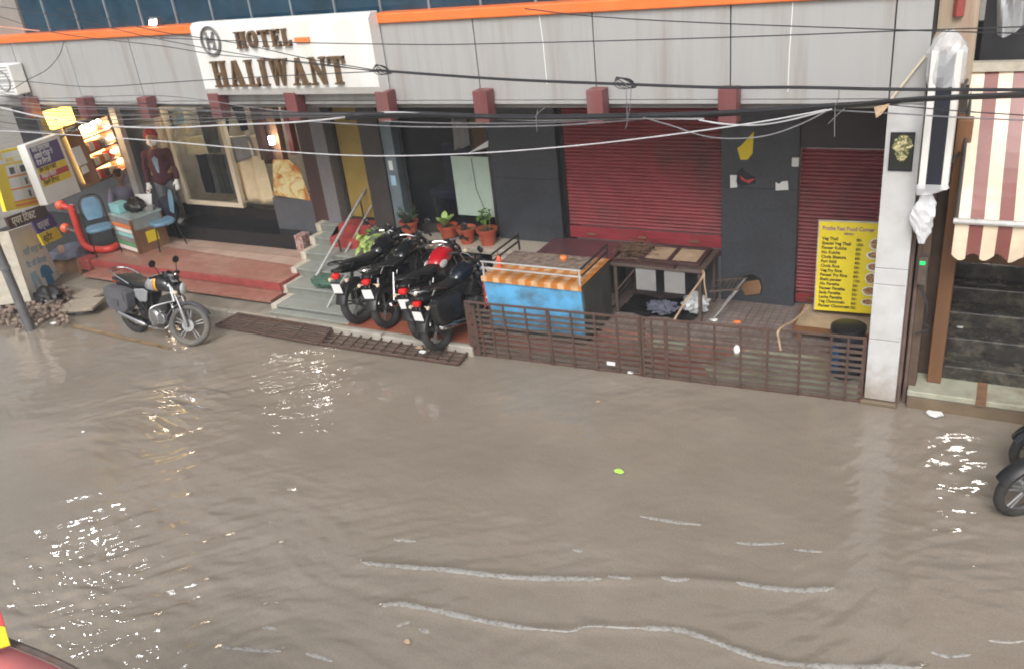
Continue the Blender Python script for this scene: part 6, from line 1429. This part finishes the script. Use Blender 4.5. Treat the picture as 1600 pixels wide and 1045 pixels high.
# AC unit, lamp
AC = thing('air_conditioner', 'white air conditioner unit on the canopy at the far left', 'air conditioner', gy(5, 150, 8.3)); a, c = gy(-10, 105, 8.2), gy(28, 150, 8.2)
MB().box(a.x - .3, c.x, 8.2, 8.43, c.z, a.z + .02).build('case', K['paper'], AC, bevel=.02); mb = MB(); cx = c.x - .22; mb.torus((cx, 8.195, (a.z + c.z) / 2), .14, .01, 'Y', 20, 6)
for k in range(9): mb.box(c.x - .4, c.x - .04, 8.194, 8.199, c.z + .05 + .045 * k, c.z + .06 + .045 * k)
mb.build('grille', K['greypaper'], AC); mb = MB(); mb.tube([(c.x - .02, 8.3, c.z), (c.x - .02, 8.43, c.z - .2)], .015, 6); mb.build('bracket', K['darksteel'], AC)
FL = thing('flood_lamp', 'lit white flood lamp on the orange canopy edge', 'lamp', (-9.95, 8.5, 4.11)); MB().obox((-9.95, 8.50, 4.17), (.16, .06, .09), 0, R_(-20)).build('housing', K['polegrey'], FL); MB().obox((-9.95, 8.462, 4.16), (.13, .006, .065), 0, R_(-20)).build('lamp_face', K['lampwhite'], FL)
# ---------------------------------------------------------------- goods in the display window
rr = random.Random(14)
cols = ['navy', 'navy', 'greytrouser', 'darktrouser', 'darktrouser', 'greytrouser', 'darktrouser', 'darktrouser']
lab = ['navy trousers', 'navy trousers', 'grey trousers', 'charcoal trousers', 'charcoal trousers', 'grey trousers', 'charcoal trousers', 'charcoal trousers']
ord_ = ['leftmost', 'second', 'third', 'fourth', 'fifth', 'sixth', 'seventh', 'last']
for k in range(8):
    x = -12.30 + .135 * k; T = [V((x, 10.62, 1.72)), V((x + .11, 10.64, 1.72))]; mb = MB()
    for s in (0, .055): mb.loft([[V((x + s + .026 + w * math.cos(a), 10.62 + .03 * math.sin(a) + .012 * math.sin(9 * z + k), z)) for a in np.linspace(0, 6.283, 9)[:-1]] for z, w in ((1.04, .03), (1.3, .033), (1.55, .036), (1.74, .036))])
    tag(mb.build('hanging_trousers', K[cols[k]], smooth=True), '%s, %s from the left hanging in the display window' % (lab[k], ord_[k]), 'trousers', 'trousers hanging in the display window')
def cloth(name, label, px4, Y, mt, cat='cloth', wav=.02, n=10):
    P = [gy(x, y, Y) for x, y in px4]; mb = MB(); vs = []
    for j in range(n):
        for i in range(n):
            u, v = i / (n - 1), j / (n - 1); p = P[3].lerp(P[2], u).lerp(P[0].lerp(P[1], u), v); vs.append((p.x, Y + wav * math.sin(u * 14 + 2 * v), p.z + .25 * wav * math.sin(u * 9) * v))
    mb.add(vs, [(j * n + i, j * n + i + 1, j * n + i + n + 1, j * n + i + n) for j in range(n - 1) for i in range(n - 1)]); o = mb.build(name, K[mt], smooth=True); q = o.modifiers.new('t', 'SOLIDIFY'); q.thickness = .006; return tag(o, label, cat)
cloth('yellow_shirt', 'pale yellow shirt cloth hung above the trousers in the window', [(292, 243), (326, 241), (314, 212), (283, 216)], 10.42, 'paleyellow', 'shirt')
cloth('yellow_folder', 'pale yellow folded shirt above the other in the display window', [(282, 213), (304, 209), (296, 192), (276, 197)], 10.42, 'paleyellow', 'shirt')
cloth('blue_grey_shirt', 'blue-grey shirt at the top left of the display window', [(272, 205), (290, 200), (283, 168), (263, 170)], 10.5, 'paleblue', 'shirt')
cloth('grey_shirt', 'grey shirt at the top right of the display window', [(322, 240), (346, 240), (332, 168), (306, 170)], 10.52, 'greytrouser', 'shirt')
cloth('navy_jacket', 'left navy jacket sleeve shape hanging over the cream curtain', [(346, 214), (358, 213), (356, 170), (336, 172)], 10.35, 'navy', 'jacket')
cloth('navy_jacket', 'right navy jacket hanging over the cream curtain', [(376, 206), (388, 204), (378, 165), (362, 168)], 10.35, 'navy', 'jacket')
cloth('cream_curtain', 'tall cream curtain drawn across the shop opening', [(382, 314), (431, 320), (398, 212), (352, 214)], 10.42, 'creamcloth', 'curtain', .035, 14)
cloth('pale_shirt', 'pale green shirt hanging in front of the cream curtain', [(368, 256), (400, 244), (388, 212), (352, 216)], 10.38, 'greypaper', 'shirt')
cloth('patterned_cloth', 'dark patterned cloth hanging between the wooden jambs', [(428, 256), (452, 256), (432, 165), (402, 165)], 10.42, 'blanket', 'cloth')
cloth('brown_cloth', 'brown cloth hanging right of the cream curtain', [(412, 256), (430, 256), (412, 165), (390, 165)], 10.45, 'wood', 'cloth')
P = [gy(x, y, 10.235) for x, y in ((428, 305), (486, 314), (467, 262), (450, 250), (426, 250))]
tag(MB().prism([(p.x, 10.235, p.z) for p in P], (0, -.006, 0)).build('floral_poster', K['floral']), 'torn orange and cream floral poster above the grey panel', 'poster')
# things behind the lobby glass
LC = thing('lobby_chair', 'blue upholstered chair behind the dark lobby window', 'chair', (-7.35, 11.0, .8)); MB().box(-7.6, -7.1, 10.8, 11.25, 1.1, 1.25).build('seat', K['lobbyblue'], LC, bevel=.04); MB().box(-7.6, -7.1, 11.25, 11.35, 1.2, 1.85).build('backrest', K['lobbyblue'], LC, bevel=.04)
for q in ((-7.55, 10.85), (-7.15, 10.85), (-7.55, 11.2), (-7.15, 11.2)): MB().box(q[0] - .02, q[0] + .02, q[1] - .02, q[1] + .02, .8, 1.1).build('leg', K['darksteel'], LC)
cloth('white_drape', 'white cloth draped at the lobby window above the green panel', [(708, 236), (734, 228), (728, 186), (705, 186)], 10.16, 'greypaper', 'drape', .025)
tag(MB().box(-6.42, -6.12, 10.30, 10.5, 2.05, 2.5).build('orange_cabinet', K['ochre'], bevel=.01), 'orange cabinet showing behind the lobby glass', 'cabinet')
tag(MB().prism([tuple(gy(*p, 10.17)) for p in ((731, 240), (763, 230), (763, 220))], (0, -.01, 0)).build('white_paper', K['paper']), 'white paper wedge stuck on the lobby glass beside the drape', 'paper')
# ---------------------------------------------------------------- verge: rubble, slabs, litter
rr = random.Random(17); mb = MB()
for k in range(420):
    px, py = rr.uniform(-30, 110), rr.gauss(478, 14)
    if py > 512 - .05 * px or py < 430 + .2 * px: continue
    p = gz(px, py, .1); r = rr.uniform(.015, .06); mb.lathe([(0, -r * .6), (r * rr.uniform(.7, 1), -r * .2), (r, r * .2), (r * .5, r * .6), (0, r * .65)], (p.x, p.y, .09 + rr.uniform(0, .04)), rr.choice('XYZ'), rr.choice((5, 6, 7)))
tag(mb.build('rubble', K['rubble']), kind='stuff')
for px, py, s, a, lb in ((128, 478, (.62, .4, .05), 20, 'cracked flat flagstone at the water edge near the box table'), (138, 462, (.5, .3, .06), -8, 'broken flagstone against the foot of the tiled platform'), (70, 462, (.45, .35, .05), 35, 'tilted flagstone below the tailor board')):
    p = gz(px, py, .12); tag(MB().obox((p.x, p.y, .13), s, R_(a), R_(4), R_(-3)).build('flagstone', K['flag'], bevel=.012), lb, 'flagstone')
lump('black_sack', 'black rubbish sack slumped under the tailor board', 'sack', tuple(gz(80, 470, .08)), (.24, .2, .12), K['blackpl'], 61, .6, 4)
lump('black_sack', 'black rubbish heap behind the grey pole at the far left', 'sack', tuple(gz(8, 440, .08)), (.4, .3, .22), K['blackpl'], 62, .6, 4)
def scrap(name, label, px, py, z, s, mt, seed=0, group=None):
    p = gz(px, py, z); rr = random.Random(seed); zz = z + .004; mb = MB(); ring = [(rr.uniform(.7, 1.2) * s * math.cos(a), rr.uniform(.7, 1.2) * s * .7 * math.sin(a)) for a in np.linspace(0, 6.283, 9)[:-1]]
    mb.loft([[V((p.x + x, p.y + y, zz + h + .25 * s * rr.random())) for x, y in ring] for h in (0, .004)]); tag(mb.build(name, K[mt]), label, 'litter', group)
scrap('paper_scrap', 'white paper lying on the mud right of the grey pole', 84, 506, .05, .07, 'paper', 1)
scrap('leaf_scrap', 'bright green scrap floating in the middle of the flood', 967, 737, .012, .05, 'leaflit', 2)
scrap('orange_peel', 'tiny orange scrap floating below the grille barrier', 935, 628, .012, .03, 'rope', 3)
scrap('paper_scrap', 'white crumpled paper on the square-meshed drain grate', 661, 551, .05, .06, 'paper', 4)
scrap('paper_scrap', 'buff paper strip on the grate beside the rear tyre', 655, 544, .06, .05, 'rope', 5)
scrap('foam_scrap', 'pale scrap floating near the bottom middle of the flood', 636, 1003, .012, .03, 'rope', 6)
scrap('paper_scrap', 'white scrap floating beneath the left half of the barrier', 985, 583, .012, .05, 'paper', 7)
scrap('white_pipe_scrap', 'long white scrap at the foot of the muddy plinth', 1462, 648, .012, .09, 'paper', 8)
scrap('foam_scrap', 'tiny white scrap floating right of the saddle-bagged motorbike', 130, 675, .012, .025, 'paper', 9)
g1 = gA.lerp(gB, .84); tag(MB().obox((g1.x, g1.y - .05, .135), (.10, .006, .045), R_(3)).build('white_sticker', K['paper']), 'white sticker on the lower slats of the barrier before the cart', 'sticker')
c = gC.lerp(gB, .54); lump('paper_rag', 'white rag caught on the barrier in front of the green stone', 'rag', (c.x, c.y - .045, .44), (.03, .02, .05), K['paper'], 71, .6, 5)
for k, (px, py) in enumerate(((1510, 510), (1500, 493))):
    pass
scrap('paper_scrap', 'white scrap on the black stone steps', 1500, 512, .56, .035, 'paper', 11)
# ---------------------------------------------------------------- red stall canopy at the lower left
CN = thing('stall_canopy', 'red canopy with a yellow and blue patch at the street edge', 'canopy', (-4.6, 1.3, 0)); mb = MB(); vs = []; n = 14
e0, e1 = gz(-30, 993, 1.85), gz(100, 1047, 1.85); e2 = gz(180, 1110, 1.85); E_ = catmull([gz(-120, 965, 1.85), e0, e1, e2], 5)
for j in range(6):
    for i, p in enumerate(E_):
        t = j / 5; q = p + V((-.35, -.95, 0)) * t; vs.append((q.x, q.y, 1.85 + .07 * math.sin(t * 1.5)))
w_ = len(E_); mb.add(vs, [(j * w_ + i, j * w_ + i + 1, j * w_ + i + w_ + 1, j * w_ + i + w_) for j in range(5) for i in range(w_ - 1)]); o = mb.build('canopy', K['umbred'], CN, smooth=True); q = o.modifiers.new('t', 'SOLIDIFY'); q.thickness = .01
MB().tube([p + V((.01, .03, -.01)) for p in E_], .018, 8).build('rim', K['greyiron'], CN, smooth=True)
a = gz(-12, 950, 1.95); mb = MB(); fb = Board(gz(-30, 1022, 1.9), gz(17, 1008, 1.9), gz(8, 978, 2.0), gz(-36, 968, 2.0))
for nm, mt, u0, u1, v0, v1 in (('yellow_patch', 'menu', .62, 1, 0, .95), ('red_patch', 'printred', .3, 1.0, .96, 1.8), ('blue_patch', 'umbblue', 0, .615, -.1, .45), ('pale_patch', 'board', 0, .615, .46, .95)):
    q = MB(); fb.quad(q, u0, u1, v0, v1, 0, .01); q.build(nm, K[mt], CN)
for p in (E_[1], E_[-2]):
    for d in (0, 1): b = p + V((-.35, -.95, 0)) * d; MB().tube([(b.x, b.y, -.1), (b.x, b.y, 1.84)], .018, 8).build('pole', K['steel'], CN)
# ---------------------------------------------------------------- overhead cables
CG = 'overhead cables strung along the street'
def cable(pts, label, m_='cable', r=.008, Y=7.85, dy=0.0):
    P = [gy(x, y, Y + dy * i / max(1, len(pts) - 1)) for i, (x, y) in enumerate(pts)]
    mb = MB(); mb.tube(catmull(P, 6), r, 6); o = mb.build('overhead_cable', K[m_], smooth=True); tag(o, label, 'cable', CG)
L_fan = 'thin dark cable of the fan tied off beside the hotel sign'
cable([(-40, 38), (88, 14), (160, 28), (250, 50), (370, 68), (480, 92), (592, 111)][1:], L_fan, r=.0055)
cable([(-20, 8), (100, 27), (250, 62), (420, 92), (592, 112)], L_fan, r=.005)
cable([(-20, 20), (88, 52), (250, 72), (340, 86), (480, 98), (592, 113)], L_fan, r=.005)
cable([(-20, 128), (42, 128), (138, 136), (250, 130), (330, 125), (460, 118), (592, 112)], L_fan, r=.005)
cable([(588, 110), (650, 115), (800, 125), (975, 132), (1120, 137), (1250, 137), (1400, 140), (1640, 141)], 'thick dark cable crossing the canopy just above the maroon brackets', r=.014)
cable([(250, 60), (420, 66), (650, 70), (800, 68), (1100, 60), (1400, 49), (1640, 41)], 'straight thin cable across the lower edge of the hotel letters', r=.005)
cable([(820, 14), (925, 26), (1100, 36), (1400, 47), (1640, 54)], 'thin cable descending from the orange edge to the right', r=.005)
cable([(-20, 40), (62, 49)], 'salmon cable at the top of the grey upper wall', 'cablesalmon', .008)
cable([(100, 65), (92, 88), (72, 110), (42, 126), (20, 140)], 'slack dark cable looping down to the air conditioner', r=.005, Y=8.15)
L_b = 'thin pale grey cable in the bundle sweeping over the left shops'
for k, (y0_, y1_, y2_) in enumerate(((150, 163, 172), (156, 168, 174), (161, 172, 176), (166, 176, 178), (172, 180, 178), (180, 184, 180), (190, 190, 180), (198, 193, 182), (146, 150, 170))):
    cable([(-30, y0_ - 4), (70, y0_ + 8), (250, y1_ + 2 * (k % 2)), (430, y2_ + 3), (600, 176 + k * .9)], L_b, 'cablegrey' if k % 3 else 'cable', .0055, Y=7.8 + .02 * k)
cable([(-30, 160), (0, 168), (70, 184), (170, 197), (260, 200), (350, 196), (450, 192), (520, 186), (600, 176), (700, 181), (830, 188), (950, 185), (1060, 186), (1100, 186)], 'thick whitish cable sagging below the bundle over the left shops', 'cablewhite', .010)
L_m = 'dark cable of the thick bundle across the shutters'
for k, (a, b, c, d) in enumerate(((178, 184, 178, 166), (181, 186, 180, 168), (176, 181, 176, 164), (183, 183, 182, 170))):
    cable([(540, a + 4), (640, a), (800, b), (960, b - 2), (1100, c), (1290, d), (1440, 153 + k * 1.5), (1640, 144 + k * 2)], L_m, 'cable', .011, Y=7.8 + .03 * k)
cable([(600, 190), (700, 193), (850, 192), (1000, 184), (1150, 176)], 'grey cable under the thick bundle by the tiled pier', 'cablegrey', .007)
cable([(480, 190), (600, 197), (700, 199), (850, 197), (950, 191), (1015, 185)], 'twisted grey cable just under the thick bundle', 'cablegrey', .008)
cable([(-30, 210), (0, 205), (120, 212), (250, 221), (400, 234), (520, 242), (620, 244), (760, 239), (900, 228), (1000, 217), (1100, 204), (1200, 189), (1292, 172)], 'lowest pale cable sagging past the lobby window and shutter', 'cablewhite', .0065, Y=7.7)
cable([(1005, 184), (1050, 197), (1100, 213), (1150, 217), (1200, 212), (1250, 195), (1292, 174)], 'slack grey cable looping in front of the torn yellow poster', 'cablegrey', .006, Y=7.7)
cable([(1092, 188), (1130, 194), (1180, 196), (1230, 189), (1300, 171)], 'short pale cable looping below the bundle over the dark pier', 'cablewhite', .007, Y=7.75)
cable([(1290, 172), (1400, 178), (1500, 184), (1640, 190)], 'twisted thin cable running from the bundle across the white pillar', 'cablegrey', .006)
cable([(1385, 164), (1500, 174), (1640, 183)], 'thin cable running over the light box to the awning', 'cable', .005)
L_t = 'short cable tie hanging from the thick bundle'
for pts in ([(986, 133), (985, 160), (982, 182)], [(978, 130), (979, 160), (980, 190), (977, 202)], [(840, 172), (838, 185), (839, 206)], [(852, 168), (842, 176), (836, 184)], [(1305, 168), (1304, 190), (1304, 214)], [(1320, 170), (1306, 182), (1294, 194)], [(1311, 140), (1310, 155), (1305, 165)]):
    cable(pts, L_t, 'cablegrey', .004, Y=7.75)
mb = MB()
for px, py in ((597, 110), (978, 131)):
    for k in range(4):
        c = gy(px, py, 7.85); mb.tube([c + V((.10 * math.cos(a + k) - .02, .02 * k, .05 * math.sin(a + k * .6))) for a in np.linspace(0, 6.283, 15)[:-1]], .0045, 5, closed=True)
    if px == 597: tag(mb.build('cable_knot', K['cable']), 'knotted cable coil at the right edge of the hotel sign', 'cable'); mb = MB()
tag(mb.build('cable_knot', K['cable']), 'knotted cable coil on the thick cable over the red shutter', 'cable')
mb = MB(); c = gy(1366, 168, 7.8); mb.prism([c, c + V((.12, 0, .03)), c + V((.06, 0, -.06)), c + V((.02, 0, -.09))], (0, .01, 0)); tag(mb.build('cable_tag', K['rope']), 'tan rag caught in the cables left of the white pillar', 'rag')

# the lit lamps whose broken reflections glitter on the water
SL_ = thing('street_flood_lamp', 'lit flood lamp on an arm high on the hotel wall', 'lamp', (-16.2, 8.3, 6.6))
MB().obox((-16.2, 8.3, 6.86), (.42, .12, .30), R_(40), R_(25)).build('housing', K['polegrey'], SL_)
MB().obox((-16.157, 8.248, 6.83), (.36, .012, .24), R_(40), R_(25)).build('lamp_face', K['lampstreet'], SL_)
MB().tube([(-16.2, 8.64, 5.4), (-16.2, 8.6, 6.9), (-16.2, 8.34, 6.9)], .03, 8).build('arm', K['polegrey'], SL_)
SL_ = thing('shop_lamp', 'lit lamp inside the dark shop behind the striped awning', 'lamp', (.15, 10.6, 1.9))
MB().obox((.15, 10.6, 2.0), (.3, .08, .08)).build('tube', K['lampshop'], SL_)
MB().tube([(.15, 10.6, 2.04), (.15, 10.6, 3.3)], .008, 6).build('cord', K['cable'], SL_)

# thin rainy air over the street
hzb = MB().box(-75, 75, -75, 75, -1.4, 9.0).build('haze', bpy.data.materials.new('rain_haze'), origin=False)
HM = hzb.data.materials[0]; HM.use_nodes = True; nt = HM.node_tree
nt.nodes.remove(nt.nodes['Principled BSDF']); pv = nt.nodes.new('ShaderNodeVolumePrincipled')
pv.inputs['Color'].default_value = (.93, .95, .97, 1); pv.inputs['Density'].default_value = .0032; pv.inputs['Anisotropy'].default_value = .2
nt.links.new(pv.outputs[0], nt.nodes['Material Output'].inputs['Volume']); hzb['kind'] = 'stuff'
